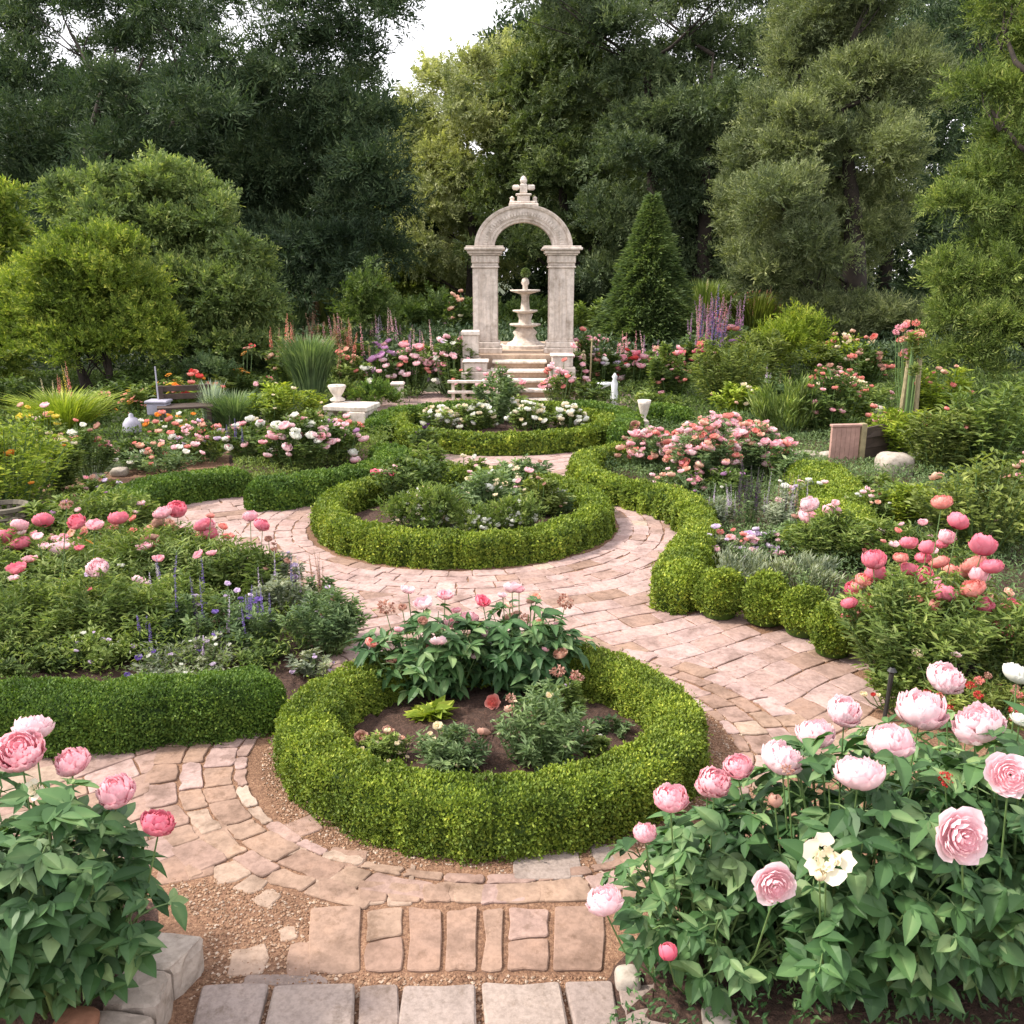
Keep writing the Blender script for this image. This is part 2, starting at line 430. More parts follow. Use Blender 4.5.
# the front course of tall stones, built by hand
x = -.60
zr = [(308, 362), (364, 404), (406, 442), (444, 478), (480, 504), (506, 550), (552, 604)]
for x0, x1 in zr:
    q = [G(x0, 974)[:2], G(x1-1, 974)[:2], G(x1, 908+rng.random()*4)[:2], G(x0+2, 908+rng.random()*6)[:2]]
    if x0 in (364, 506):
        f = .45
        m0 = q[0]*(1-f)+q[3]*f; m1 = q[1]*(1-f-.08)+q[2]*(f+.08)
        slab_stone(pav, [q[0], q[1], m1, m0], .02, .004, .6); slab_stone(pav, [m0, m1, q[2], q[3]], .021, .004, .78 if x0 == 364 else .5)
    else: slab_stone(pav, q, .021, .003, .60+.08*rng.random())
for row, (ya, yb) in enumerate(((886, 905),)):
    xx = 318
    while xx < 640:
        ww = rng.uniform(26, 52); bend = lambda q: ((q-470)/170)**2*-9
        slab_stone(pav, [G(xx, yb+bend(xx)*.4)[:2], G(xx+ww, yb+bend(xx+ww)*.4)[:2], G(xx+ww, ya+bend(xx+ww))[:2], G(xx, ya+bend(xx))[:2]], .018+.004*rng.random(), .004, .6+.3*rng.random()); xx += ww+1
# second ring
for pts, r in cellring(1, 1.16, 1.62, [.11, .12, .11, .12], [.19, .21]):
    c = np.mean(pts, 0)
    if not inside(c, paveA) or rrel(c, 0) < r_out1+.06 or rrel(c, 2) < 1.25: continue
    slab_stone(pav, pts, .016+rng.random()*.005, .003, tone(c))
# diagonal laid stones everywhere else
an = R(32); e1 = np.array((math.cos(an), math.sin(an))); e2 = np.array((-math.sin(an)*.92, math.cos(an)))
for j in range(-30, 110):
    hj = .175
    offs = rng.random()*.3
    xs = -9+offs
    while xs < 22:
        wx = rng.uniform(.17, .32)
        o = e1*xs + e2*(j*hj)
        P = [o, o+e1*wx, o+e1*wx+e2*hj, o+e2*hj]
        xs += wx
        c = np.mean(P, 0)
        if not inside(c, paveA) or (c[1] < 2.9 and c[0] > -1.2): continue
        if inside(c, gravA): continue
        P = [p + 0.035*np.array((math.sin(p[1]*4+p[0]*3), math.cos(p[0]*5+p[1]*2))) for p in P]
        ok = True
        for k, lim in ((0, r_out1), (1, 1.62), (2, 1.12)):
            cx, cy, a, b = RINGS[k]
            rr = rrel(c, k)
            if rr > lim+.6: continue
            # tangent half-plane of the ellipse nearest the stone
            th = math.atan2((c[1]-cy)/b, (c[0]-cx)/a)
            q = np.array((cx+a*lim*math.cos(th), cy+b*lim*math.sin(th)))
            n = np.array((math.cos(th)/a, math.sin(th)/b)); n /= np.linalg.norm(n)
            P = clip(P, n, q@n)
            if len(P) < 3: ok = False; break
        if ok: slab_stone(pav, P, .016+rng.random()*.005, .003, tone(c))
# loose light pieces in the gravel at lower left
for (x0, y0, w, h, a, t) in [(232, 872, 34, 20, .5, .84), (252, 886, 24, 16, -.5, .84), (268, 899, 24, 14, -.55, .84), (283, 854, 42, 11, .5, .84), (326, 876, 24, 13, .4, .84),
        (372, 899, 26, 14, .2, .84), (400, 900, 26, 14, .1, .84), (412, 876, 6, 22, 0, .84), (288, 935, 18, 12, .4, .84), (246, 962, 34, 24, .2, .84), (300, 962, 26, 30, .1, .66),
        (200, 838, 60, 26, .4, .7), (186, 868, 60, 30, .3, .6), (345, 860, 40, 20, -.2, .6), (300, 830, 50, 22, .6, .55), (620, 156+700, 30, 18, -.5, .72)]:
    c = G(x0, y0)[:2]; d = 2.6+(1024-y0)*.004
    hw, hh = w*d/F/2, h*d/F/2/.62
    ca, sa = math.cos(a), math.sin(a)
    q = [c+np.array((ca*u*hw-sa*v*hh, sa*u*hw+ca*v*hh))*(1+rng.normal()*.08) for u, v in ((-1, -1), (1, -1), (1, 1), (-1, 1))]
    slab_stone(pav, q, .014, .0, t)
kind(pav.obj('paving', M['paver']), 'structure')
# three grey pieces against the first hedge
mb = MB()
for (x0, x1, y0, y1, sk) in ((513, 572, 856, 882, 0), (566, 584, 852, 880, -6), (598, 618, 846, 868, -10)):
    slab_stone(mb, [G(x0, y1)[:2], G(x1, y1)[:2], G(x1+sk, y0)[:2], G(x0+sk, y0)[:2]], .018, .002, .7)
# front path of grey slabs
for x0, x1, t in ((203, 270, .6), (274, 356, .8), (360, 399, .2), (403, 476, .7), (481, 560, .9), (564, 612, .3), (616, 660, .3)):
    k = (x0-410)*.02
    slab_stone(mb, [G(x0-abs(0)+(x0-430)*.10, 1075)[:2], G(x1+(x1-430)*.10, 1075)[:2], G(x1, 991-(x0 > 470)*3)[:2], G(x0, 993-(x0 > 470)*4)[:2]], .035, .002, t, bev=.008)
slab_stone(mb, [G(240, 988)[:2], G(330, 988)[:2], G(322, 976)[:2], G(246, 977)[:2]], .012, .0, .1)
slab_stone(mb, [G(990, 1030)[:2], G(1070, 1030)[:2], G(1060, 1000)[:2], G(985, 998)[:2]], .03, .0, .5)
kind(mb.obj('front_path', M['slab']), 'structure')

# pebbles
gp = [G(*q)[:2] for q in [(180, 1060), (205, 930), (165, 880), (230, 880), (330, 905), (320, 975), (620, 978), (700, 1060)]]
mb = MB(); P = []
while len(P) < 15000:
    q = np.c_[rng.uniform(-1.6, 1.6, 4000), rng.uniform(1.7, 4.9, 4000)]
    for p in q:
        r = rrel(p, 0)
        if inside(p, gp) or 1.1 < r < 1.36+.1*math.sin(p[0]*7): P.append(p)
P = np.array(P[:15000]); n = len(P)
s = rng.uniform(.0025, .0075, n)
oc = np.array([(1, 0, 0), (0, 1, 0), (-1, 0, 0), (0, -1, 0), (0, 0, .6), (0, 0, -.6)])
V = oc[None]*s[:, None, None]*rng.uniform(.7, 1.4, (n, 6, 1))
V[:, :, :2] += P[:, None]; V[:, :, 2] += .006
o = (np.arange(n)*6)[:, None]
mb.add(V.reshape(-1, 3), [o+np.array(f) for f in ([0, 1, 4], [1, 2, 4], [2, 3, 4], [3, 0, 4])], np.repeat(rng.random(n), 6))
kind(mb.obj('gravel', M['gravel']), 'stuff')

# soil beds
def soil_disc(k, s=1.0, h=.06):
    cx, cy, a, b = RINGS[k]
    nr, na = 26, 72
    rr = np.linspace(0, s, nr)[:, None]; th = np.linspace(0, 2*math.pi, na, endpoint=False)[None]
    x = cx+a*rr*np.cos(th); y = cy+b*rr*np.sin(th)
    z = .01+h*(1-rr**2)+0*th + rng.normal(size=(nr, na))*.008
    z[-1] = .006
    mb = MB()
    V = np.stack([x, y, z], -1).reshape(-1, 3)
    i, j = np.meshgrid(np.arange(nr-1), np.arange(na), indexing='ij'); i = i.ravel(); j = j.ravel()
    mb.add(V, [np.c_[i*na+j, (i+1)*na+j, (i+1)*na+(j+1)%na, i*na+(j+1)%na]])
    kind(mb.obj('soil', M['soil'], smooth=True), 'structure')
for k in range(3): soil_disc(k, 1.0, .07)
def soil_poly(q, h=.05):
    P = np.array([G(*p)[:2] for p in q]); n = len(P)
    E = []
    for i in range(n):
        m = max(2, int(np.linalg.norm(P[(i+1) % n]-P[i])/.05))
        for u in np.linspace(0, 1, m, endpoint=False): E.append(P[i]*(1-u)+P[(i+1) % n]*u)
    E = np.array(E)
    for _ in range(6): E = (np.roll(E, 1, 0)+E*2+np.roll(E, -1, 0))/4
    c = E.mean(0); k = len(E); w = nrm(c-E)
    nz = np.convolve(np.r_[g_ := rng.normal(size=k), g_[:8]], np.ones(4)/4, 'same')[:k]
    lay = [(-.03, .006), (.0, .016), (.03, .03), (.07, h*.9), (.14, h)]
    mb = MB(); V = []
    for off, z in lay: V.append(np.c_[E+w*(off+nz*.012+rng.normal(size=k)*.004)[:, None], z+rng.normal(size=k)*(.003 if z > .01 else 0)])
    i = np.arange(k); j = (i+1) % k
    mb.add(np.vstack(V), [np.c_[a*k+i, a*k+j, (a+1)*k+j, (a+1)*k+i] for a in range(len(lay)-1)]+[((len(lay)-1)*k+i)[None]])
    kind(mb.obj('soil', M['soil']), 'structure')
soil_polys = []
soil_poly([(-160, 715), (290, 705), (345, 640), (330, 600), (235, 560), (120, 515), (-60, 470)])
soil_poly([(235, 500), (390, 465), (400, 440), (350, 430), (230, 440)])
soil_poly([(590, 480), (650, 500), (700, 490), (690, 560), (720, 590), (850, 650), (900, 690), (1150, 700), (1300, 560), (900, 430), (650, 425)])
soil_poly([(600, 1040), (615, 965), (690, 925), (900, 880), (1200, 880), (1250, 1060)], .04)
soil_poly([(-160, 1060), (60, 1060), (150, 950), (150, 900), (-160, 860)], .12)
# ================================================================= hedges
def wob(P, f, seed=0, n=7):               # cheap smooth 3-D noise, -1..1
    g = np.random.default_rng(seed); out = 0
    for i in range(n):
        k = g.normal(size=3)*f; out = out + np.sin(P@k + g.uniform(0, 6.28))
    return out/ n*1.6
def resample(pts, closed, step=.03):
    pts = np.asarray(pts, float)
    Q = np.vstack([pts, pts[:1]]) if closed else pts
    # Catmull-Rom smoothing
    if not closed or len(pts) < 30:
        n = len(pts); out = []
        for i in range(n if closed else n-1):
            p0, p1, p2, p3 = (pts[(i-1) % n] if closed or i > 0 else pts[0]), pts[i], pts[(i+1) % n], (pts[(i+2) % n] if closed or i+2 < n else pts[-1])
            for t in np.linspace(0, 1, 12, endpoint=False):
                out.append(.5*((2*p1)+(-p0+p2)*t+(2*p0-5*p1+4*p2-p3)*t*t+(-p0+3*p1-3*p2+p3)*t**3))
        out.append(pts[0] if closed else pts[-1]); Q = np.array(out)
    d = np.r_[0, np.cumsum(np.linalg.norm(np.diff(Q, axis=0), axis=1))]
    n = max(8, int(d[-1]/step)); s = np.linspace(0, d[-1], n)
    return np.c_[np.interp(s, d, Q[:, 0]), np.interp(s, d, Q[:, 1])], d[-1]
def hedge(label, pts, w=.34, h=.28, closed=False, mat='box', px_leaf=3.0, lobe=.17, lobe_amp=.16, seed=1, cover=2.7, group=None, deepscallop=0):
    line, Lt = resample(pts, closed)
    n = len(line)
    d = np.linspace(0, Lt, n)
    tg = nrm(np.gradient(line, axis=0)) if not closed else nrm(np.roll(line, -1, 0)-np.roll(line, 1, 0))
    if closed: tg[0] = tg[-1] = nrm((line[1]-line[-2])[None])[0]
    th = np.linspace(0, math.pi, 300)
    cx = np.sign(np.cos(th))*np.abs(np.cos(th))**.5; cz = np.abs(np.sin(th))**.45
    X, Z = cx*w/2, cz*h
    al = np.r_[0, np.cumsum(np.hypot(np.diff(X), np.diff(Z)))]
    nx, nz = np.gradient(Z, al), -np.gradient(X, al)
    ln = np.hypot(nx, nz); nx, nz = nx/ln, nz/ln
    def surf(s, v, inset=0.0):
        x = np.interp(v, al, X); z = np.interp(v, al, Z); a = np.interp(v, al, nx); b = np.interp(v, al, nz)
        l = np.stack([np.interp(s, d, line[:, 0]), np.interp(s, d, line[:, 1])], -1)
        t = nrm(np.stack([np.interp(s, d, tg[:, 0]), np.interp(s, d, tg[:, 1])], -1))
        sd_ = np.stack([t[:, 1], -t[:, 0]], -1)
        ends = np.ones(len(s))
        if not closed:
            e = np.minimum(s, Lt-s)/(w*.5); ends = np.sqrt(np.clip(1-(1-np.clip(e, 0, 1))**2, 0.0, 1))
            ends = np.maximum(ends, .02)
        nl = max(1, round(Lt/lobe))
        lb = np.abs(np.sin(math.pi*s/Lt*nl + .5*np.sin(s*3.1+seed)))**.6
        sideness = np.abs(a)
        x = x*ends; z = z*(.35+.65*ends)
        P = np.c_[l+sd_*x[:, None], z]
        N = np.c_[sd_*a[:, None], b]
        disp = (lb-.75)*lobe_amp*w*(.12+.88*sideness) + wob(P, 9, seed)*.016 + wob(P, 30, seed+1)*.011 + wob(P, 70, seed+3)*.006 - deepscallop*(1-lb)
        disp = disp + wob(P, 3.0, seed+2)*.02
        return P + N*(disp-inset)[:, None], N
    # inner mass
    ns, nv = max(12, int(Lt/.05)), 16
    s, v = np.meshgrid(np.linspace(0, Lt, ns), np.linspace(0, al[-1], nv), indexing='ij')
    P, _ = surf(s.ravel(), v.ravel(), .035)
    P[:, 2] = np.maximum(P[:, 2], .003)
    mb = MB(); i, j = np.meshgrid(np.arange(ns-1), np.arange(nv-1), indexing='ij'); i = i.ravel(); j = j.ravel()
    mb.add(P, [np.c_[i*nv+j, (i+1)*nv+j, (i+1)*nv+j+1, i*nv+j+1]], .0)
    # leaves, sized by how near they stand
    k0 = 3000; s = rng.random(k0)*Lt; v = rng.random(k0)*al[-1]; Pp, _ = surf(s, v)
    dep = Pp[:, 1]*CP+(H-Pp[:, 2])*SP
    Lf = np.clip(px_leaf*dep/F, .015, .05); dens = cover/(.5*Lf*Lf*.62)
    N_ = int(Lt*al[-1]*dens.mean())
    N_ = min(N_, 210000); q = rng.choice(k0, N_, p=dens/dens.sum())
    s = np.clip(s[q]+rng.normal(size=N_)*.03, 0, Lt); v = np.clip(v[q]+rng.normal(size=N_)*.01, 0, al[-1]-.001); v = np.where(rng.random(N_) < .5, v, rng.random(N_)*al[-1])
    P, N = surf(s, v, 0)
    P = P + N*(-np.abs(rng.normal(size=N_))*.022 + .006)[:, None]
    stray = rng.random(N_) < .07
    P[stray] += N[stray]*(rng.random(stray.sum())**2*.035)[:, None]
    P[:, 2] = np.maximum(P[:, 2], .006)
    dep = P[:, 1]*CP+(H-P[:, 2])*SP; L = np.clip(px_leaf*dep/F, .015, .05)*rng.uniform(.7, 1.3, N_)
    D = nrm(N*.7 + rs(N_)*.75 + np.array((0, 0, .35))); Nn = nrm(N*.9+rs(N_)*.5+np.array((0, 0, .25)))
    t = np.clip(rng.beta(2, 2.2, N_)*.85 + .12*wob(P, 6, seed+5) + .08, 0, 1)
    mb.leaves(P-D*L[:, None]*.3, D, Nn, L, L*.62, t)
    o = mb.obj('hedge', M[mat])
    tag(o, label, 'hedge', group)
    return o
def ell(k, n=60):
    cx, cy, a, b = RINGS[k]; t = np.linspace(0, 2*math.pi, n, endpoint=False)-math.pi/2
    return np.c_[cx+a*np.cos(t), cy+b*np.sin(t)]
def hp(q, z=.28): return np.array([G(x, y, z)[:2] for x, y in q])

HG = 'low clipped box hedges of the parterre'
hedge('nearest oval clipped box hedge around the foreground rose bed', ell(0), .28, .235, True, lobe=.19, lobe_amp=.05, seed=3, px_leaf=2.9, group=HG)
hedge('round clipped box hedge in the middle, around white flower mounds', ell(1), .29, .25, True, lobe=.17, lobe_amp=.11, seed=4, group=HG)
hedge('farthest round box hedge, before the stone steps, around white roses', ell(2), .31, .27, True, lobe=.2, lobe_amp=.12, seed=5, group=HG)
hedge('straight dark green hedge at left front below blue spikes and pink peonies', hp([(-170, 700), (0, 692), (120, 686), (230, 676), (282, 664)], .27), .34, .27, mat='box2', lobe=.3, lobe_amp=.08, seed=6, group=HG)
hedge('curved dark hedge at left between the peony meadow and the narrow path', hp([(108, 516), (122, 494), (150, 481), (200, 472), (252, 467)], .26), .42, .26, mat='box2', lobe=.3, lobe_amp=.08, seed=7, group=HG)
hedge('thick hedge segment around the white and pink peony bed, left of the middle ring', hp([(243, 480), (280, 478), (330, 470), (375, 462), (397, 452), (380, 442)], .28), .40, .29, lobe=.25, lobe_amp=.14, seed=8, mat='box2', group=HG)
hedge('sinuous box hedge bordering the right rose bed from the far path to its bend', hp([(650, 441), (600, 447), (583, 458), (600, 472), (640, 481), (684, 494), (702, 516), (690, 542), (674, 562), (680, 578)], .27), .30, .26, lobe=.24, lobe_amp=.2, seed=9, group=HG)
# rounded box balls that continue that hedge along the path
BALLS = [(692, 584, 38), (720, 594, 46), (766, 600, 50), (804, 611, 46), (834, 630, 46)]
def boxball(label, px, py, wpx, z=.16):
    c = G(px, py, z); d = depth(c); r = wpx*d/F/2
    n = int(34000*(4/d)**1.2); q = rs(n); q[:, 2] = np.where(q[:, 2] < -.6, -q[:, 2], q[:, 2])
    rr = r*(1+.11*wob(q, 2.4, px)+.07*wob(q, 7, px+1)+.035*wob(q, 20, px+2)) - np.abs(rng.normal(size=n))*.02 + (rng.random(n) < .08)*rng.random(n)**2*.035
    P = q*rr[:, None]; P[:, 2] *= 1.1; P[:, :2] *= (1-.06*q[:, 2:3])
    P[:, 2] += z; P[:, 2] = np.maximum(P[:, 2], .01)
    D = nrm(q*.7+rs(n)*.7+np.array((0, 0, .3))); L = np.clip(3.4*d/F, .015, .04)*rng.uniform(.7, 1.3, n)
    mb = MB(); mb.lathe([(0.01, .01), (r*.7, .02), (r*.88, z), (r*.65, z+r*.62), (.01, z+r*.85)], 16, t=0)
    mb.leaves(P-D*L[:, None]*.3, D, nrm(q+rs(n)*.5), L, L*.62, np.clip(rng.beta(2, 2.2, n)*.85+.1, 0, 1))
    o = mb.obj('box_ball', M['box'], loc=(c[0], c[1], 0)); tag(o, label, 'shrub', 'clipped box balls along the right path'); return o
for (x, y, w), l in zip(BALLS, ['box ball joined to the bend of the sinuous hedge, first of the row of balls', 'second box ball from the hedge bend, at the gravel edge of the path', 'middle box ball in the row along the right path, below the lavender', 'fourth box ball from the hedge bend, left of the coral peony bush', 'last and nearest box ball, tucked against the coral peony bush']):
    boxball(l, x, y, w)
hedge('broad straight hedge receding behind the lavender towards the timber box', hp([(842, 535), (838, 505), (826, 480), (812, 462)], .3), .62, .34, mat='box', lobe=.5, lobe_amp=.06, seed=10, group=HG)
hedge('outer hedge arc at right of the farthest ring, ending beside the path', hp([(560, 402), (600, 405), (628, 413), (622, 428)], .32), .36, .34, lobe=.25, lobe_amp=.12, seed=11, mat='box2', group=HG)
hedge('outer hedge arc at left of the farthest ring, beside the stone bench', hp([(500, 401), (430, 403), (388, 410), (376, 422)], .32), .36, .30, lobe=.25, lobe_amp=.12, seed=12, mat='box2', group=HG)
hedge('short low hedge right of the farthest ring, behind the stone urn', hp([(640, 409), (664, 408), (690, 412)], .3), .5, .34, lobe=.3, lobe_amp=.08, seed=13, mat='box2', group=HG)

# ================================================================= trees
def clouds(mb, C, Rr, n, L, Wd, sub=12, up=.25, out=.6, hang=0.0, subr=.42, nz=.35, tbias=0.0, smin=.35):
    """C centres (k,3), Rr radii (k,3); n leaves spread over lumpy clumps"""
    k = len(C); wgt = (Rr.prod(1))**(2/3); cnt = np.maximum((wgt/wgt.sum()*n).astype(int), 30)
    K = 10
    for c, r, m in zip(C, Rr, cnt):
        sc = rs(sub); sc[:, 2] = np.where(sc[:, 2] < -.45, -sc[:, 2], sc[:, 2])
        sc *= rng.uniform(smin, 1.0, (sub, 1)); sr = rng.uniform(.55, 1.25, sub)*subr
        st = rng.normal(size=sub)*.09
        w = max(3, m//K); i = rng.integers(0, sub, w); q = rs(w)
        q[:, 2] = np.where(rng.random(w) < nz, np.abs(q[:, 2]), q[:, 2])
        u = np.abs(rng.normal(.72, .30, w))
        B = c + (sc[i] + q*(sr[i]*u)[:, None]*np.array((1.15, 1.15, .85)))*r
        o = nrm(sc[i]*.9+q*.6)
        TD = nrm(o*out + rs(w)*.5 + np.array((0, 0, up-hang)))
        tl = L*rng.uniform(1.6, 3.4, w)
        tt = rng.normal(size=w)*.10+st[i]
        j = np.repeat(np.arange(w), K); s = np.tile(np.linspace(.05, 1, K), w); n_ = len(j)
        side = nrm(np.cross(TD, o+rs(w)*.7))
        sg = np.where(np.tile(np.arange(K), w) % 2 == 0, 1, -1)[:, None]
        P = B[j]+TD[j]*(tl[j]*s)[:, None]+np.array((0, 0, -1.))*(tl[j]*s*s*.15)[:, None]
        D = nrm(TD[j]*.75+side[j]*sg*(.8-.4*s)[:, None]+rs(n_)*.3)
        N = nrm(np.cross(side[j], TD[j])*.8+rs(n_)*.45+np.array((0, 0, .35))*np.sign(.5))
        l = L*rng.uniform(.6, 1.3, n_)*(1.1-.4*s)
        t = np.clip(rng.beta(2.2, 2.8, n_) + tt[j] + tbias, 0, 1)
        mb.leaves(P, D, N, l, l*Wd, t)
def core(mb, C, Rr, s=.62):
    return
    for c, r in zip(C, Rr):
        a = np.linspace(-math.pi/2, math.pi/2, 7)
        mb.lathe([(max(.001, math.cos(x))*r[0]*s, math.sin(x)*r[2]*s) for x in a], 9, c, t=0.0, sy=r[1]/r[0])
def tree(name, label, cat, D, base_px, clumps, mat, n, L, Wd=.28, trunk_r=.3, jit=.5, dscale=1.0, group=None, up=.25, out=.6, hang=0, limbs=True, sub=12, subr=.42, trunks=1, corez=.62, smin=.35, base_d=None, topfill=None, nz=.35):
    """clumps: (px, py, rx, ry[, depth offset m]) read off the photograph at distance D"""
    base = A(base_px[0], base_px[1], D); base = np.array((base[0], base[1], 0.0))
    C, Rr = [], []
    for q in clumps:
        px, py, rx, ry = q[:4]; off = q[4] if len(q) > 4 else rng.normal()*jit
        d = D+off; C.append(A(px, py, d)); Rr.append((rx*d/F, (rx+ry)/2*d/F*dscale, ry*d/F))
    C, Rr = np.array(C), np.array(Rr)
    root = thing(name, label, cat, base, group=group)
    mb = MB()
    if corez: core(mb, C, Rr, corez)
    clouds(mb, C, Rr, n, L, Wd, sub=sub, up=up, out=out, hang=hang, subr=subr, nz=nz, smin=smin)
    mb.V = [v-base for v in mb.V]
    mb.obj('crown', M[mat], root)
    ztop = C[:, 2].max()
    tb = MB()
    for k in range(trunks):
        a = rng.uniform(0, 6.28); o = np.array((math.cos(a), math.sin(a), 0))*(trunk_r*2.2 if trunks > 1 else 0)
        top = np.array((C[:, 0].mean(), C[:, 1].mean(), ztop))-base + (o*1.6 if trunks > 1 else 0)
        pts = [o*1.0+(top-o)*np.array((s**1.5, s**1.5, s)) + np.array((math.sin(s*5+k)*.12, 0, 0)) for s in np.linspace(0, .80, 9)]
        tb.tube(pts, np.linspace(trunk_r, trunk_r*.07, 9)*np.r_[1.35, np.ones(8)], 10)
        axis = np.array(pts)
        if limbs:
            for c in C[k::trunks][::2]:
                c_ = c-base
                if np.hypot(*c_[:2]) > .40*ztop: continue
                zz = max(.25*c_[2], c_[2]-.55*np.hypot(*(c_[:2]-axis[0][:2]))-.4); j = np.argmin(abs(axis[:, 2]-zz)); s0 = axis[j]
                m_ = (s0+c_)/2 + np.array((rng.normal()*.15, rng.normal()*.15, -.15*np.linalg.norm(c_-s0)*.4))
                r0 = min(trunk_r*.26, .075)
                tb.tube([s0, s0*.45+m_*.55, m_*.5+c_*.5, c_], [r0, r0*.75, r0*.5, r0*.2], 6)
                for _ in range(3):
                    e = c_ + rs(1)[0]*np.array((1, 1, .6))*.7*np.linalg.norm(c_-s0)*.4
                    tb.tube([m_, (m_+e)/2+rs(1)[0]*.1, e], [r0*.4, r0*.25, r0*.1], 5)
    tb.obj('trunk', M['bark'], root, smooth=True)
    return root

TG = 'tall woodland trees behind the garden'
# great dark cedar at upper left
tree('cedar_tree', 'huge dark cedar filling the upper left, its limbs crossing bright sky gaps', 'tree', 27, (95, 300),
 [(150, 12, 70, 34), (225, 0, 50, 30), (300, 20, 62, 34), (365, 12, 45, 30), (384, 20, 24, 20), (335, 55, 55, 26), (120, 55, 34, 24), (225, 62, 40, 22), (285, 62, 40, 26), (95, 98, 40, 24), (185, 92, 30, 16), (250, 95, 40, 24), (348, 90, 34, 24), (350, 118, 50, 26), (384, 132, 28, 20), (290, 95, 55, 30),
  (255, 125, 60, 26), (200, 118, 50, 20), (170, 40, 50, 30), (60, 10, 45, 25), (10, 40, 35, 45), (22, 95, 45, 40), (30, 140, 55, 40), (85, 165, 55, 34), (140, 150, 60, 34), (205, 165, 60, 36), (270, 168, 60, 36), (330, 165, 50, 34), (372, 175, 42, 32),
  (240, 210, 70, 40), (310, 215, 65, 40), (370, 215, 48, 34), (170, 205, 70, 36), (100, 210, 60, 36), (40, 200, 55, 40), (330, 260, 65, 36), (260, 262, 60, 36), (385, 255, 34, 30), (200, 255, 60, 36), (130, 255, 60, 36), (60, 250, 55, 36), (5, 250, 40, 40), (300, 300, 80, 26, -1), (230, 300, 70, 26, -1)],
 't_dark', 230000, .20, .26, trunk_r=.42, jit=1.5, group=TG, up=.1, trunks=3, corez=.5, subr=.4)
tree('cedar_tree', 'second dark cedar partly behind the huge cedar, at the far left edge', 'tree', 34, (-60, 300),
 [(-40, 40, 70, 60), (-30, 130, 80, 60), (-20, 220, 80, 50), (-90, 80, 70, 70), (-110, 200, 80, 60), (30, 260, 70, 50), (-60, 290, 90, 40)], 't_dark', 40000, .24, .22, trunk_r=.5, group=TG, up=.1)
# pale tree in the sunlit gap
tree('pale_tree', 'pale yellow green tree in the bright gap left of the arch', 'tree', 36, (470, 300),
 [(418, 122, 24, 26), (440, 92, 32, 30), (472, 84, 28, 26), (506, 66, 20, 24), (430, 140, 32, 30), (470, 120, 36, 36), (505, 95, 34, 40), (420, 180, 30, 34), (455, 180, 36, 36), (495, 160, 34, 40), (440, 225, 44, 36), (490, 222, 40, 40), (415, 262, 36, 34), (465, 270, 40, 34), (535, 110, 30, 40), (530, 180, 36, 44)],
 't_pale', 120000, .17, .42, trunk_r=.3, jit=1.2, group=TG, up=.1, out=.45)
tree('broadleaf_tree', 'mid green tree directly behind the arch, right of the pale tree', 'tree', 33, (560, 300),
 [(515, 108, 34, 40), (545, 90, 36, 34), (530, 150, 40, 36), (560, 130, 38, 34), (520, 195, 40, 36), (560, 190, 44, 40), (600, 100, 40, 34), (600, 150, 40, 38), (520, 240, 44, 34), (570, 245, 44, 34), (558, 50, 28, 26), (580, 60, 34, 28), (618, 205, 44, 40)],
 't_mid', 120000, .17, .4, trunk_r=.35, jit=1.2, group=TG, up=.1, out=.45)
tree('tall_tree', 'tall dark tree right of centre with bare upright limbs against the sky', 'tree', 30, (680, 300),
 [(552, -2, 36, 24), (590, 8, 46, 26), (650, 5, 50, 26), (712, 2, 50, 24), (765, 8, 40, 24), (615, 40, 46, 26), (572, 30, 36, 24), (735, 52, 34, 26), (690, 62, 30, 24), (770, 40, 26, 26), (640, 78, 34, 24), (700, 92, 34, 20), (650, 135, 44, 30), (690, 120, 44, 26), (730, 112, 40, 24), (640, 175, 50, 34), (700, 165, 50, 34), (750, 155, 44, 36), (620, 230, 50, 36), (680, 220, 50, 36), (735, 215, 46, 40), (620, 285, 50, 34), (690, 280, 50, 36), (740, 285, 40, 36), (610, 100, 36, 26)],
 't_hazed', 170000, .17, .34, trunk_r=.34, jit=1.3, group=TG, up=.1, trunks=4, corez=.5)
# olive cypress at right
tree('cypress_tree', 'broad feathery olive green cypress right of the garden, behind the mounded shrubs', 'tree', 24, (850, 335),
 [(870, 5, 58, 50), (835, 15, 50, 40), (825, 48, 46, 42), (800, 90, 40, 38), (790, 60, 28, 30), (850, 92, 48, 42), (890, 85, 44, 46), (775, 135, 36, 38), (752, 175, 32, 34), (740, 208, 26, 30), (812, 150, 48, 40), (870, 160, 50, 44), (780, 205, 42, 40), (755, 250, 28, 36), (835, 215, 46, 40), (868, 225, 40, 40), (800, 262, 42, 38), (770, 290, 34, 34), (850, 275, 46, 38), (820, 318, 44, 30), (865, 325, 44, 28), (760, 225, 36, 34), (900, 330, 40, 26)],
 't_olive', 280000, .145, .26, trunk_r=.42, jit=1.0, up=.35, out=.7, group=TG, corez=.6, subr=.36, sub=16)
tree('cypress_tree', 'dark cypress in the shaded gap behind the golden tree at right', 'tree', 27, (960, 330),
 [(975, 30, 50, 60), (970, 120, 50, 60), (975, 210, 50, 60), (985, 290, 60, 50), (1030, 100, 50, 80), (1040, 220, 50, 80), (930, 320, 40, 36)], 't_dark', 50000, .2, .24, trunk_r=.4, group=TG)
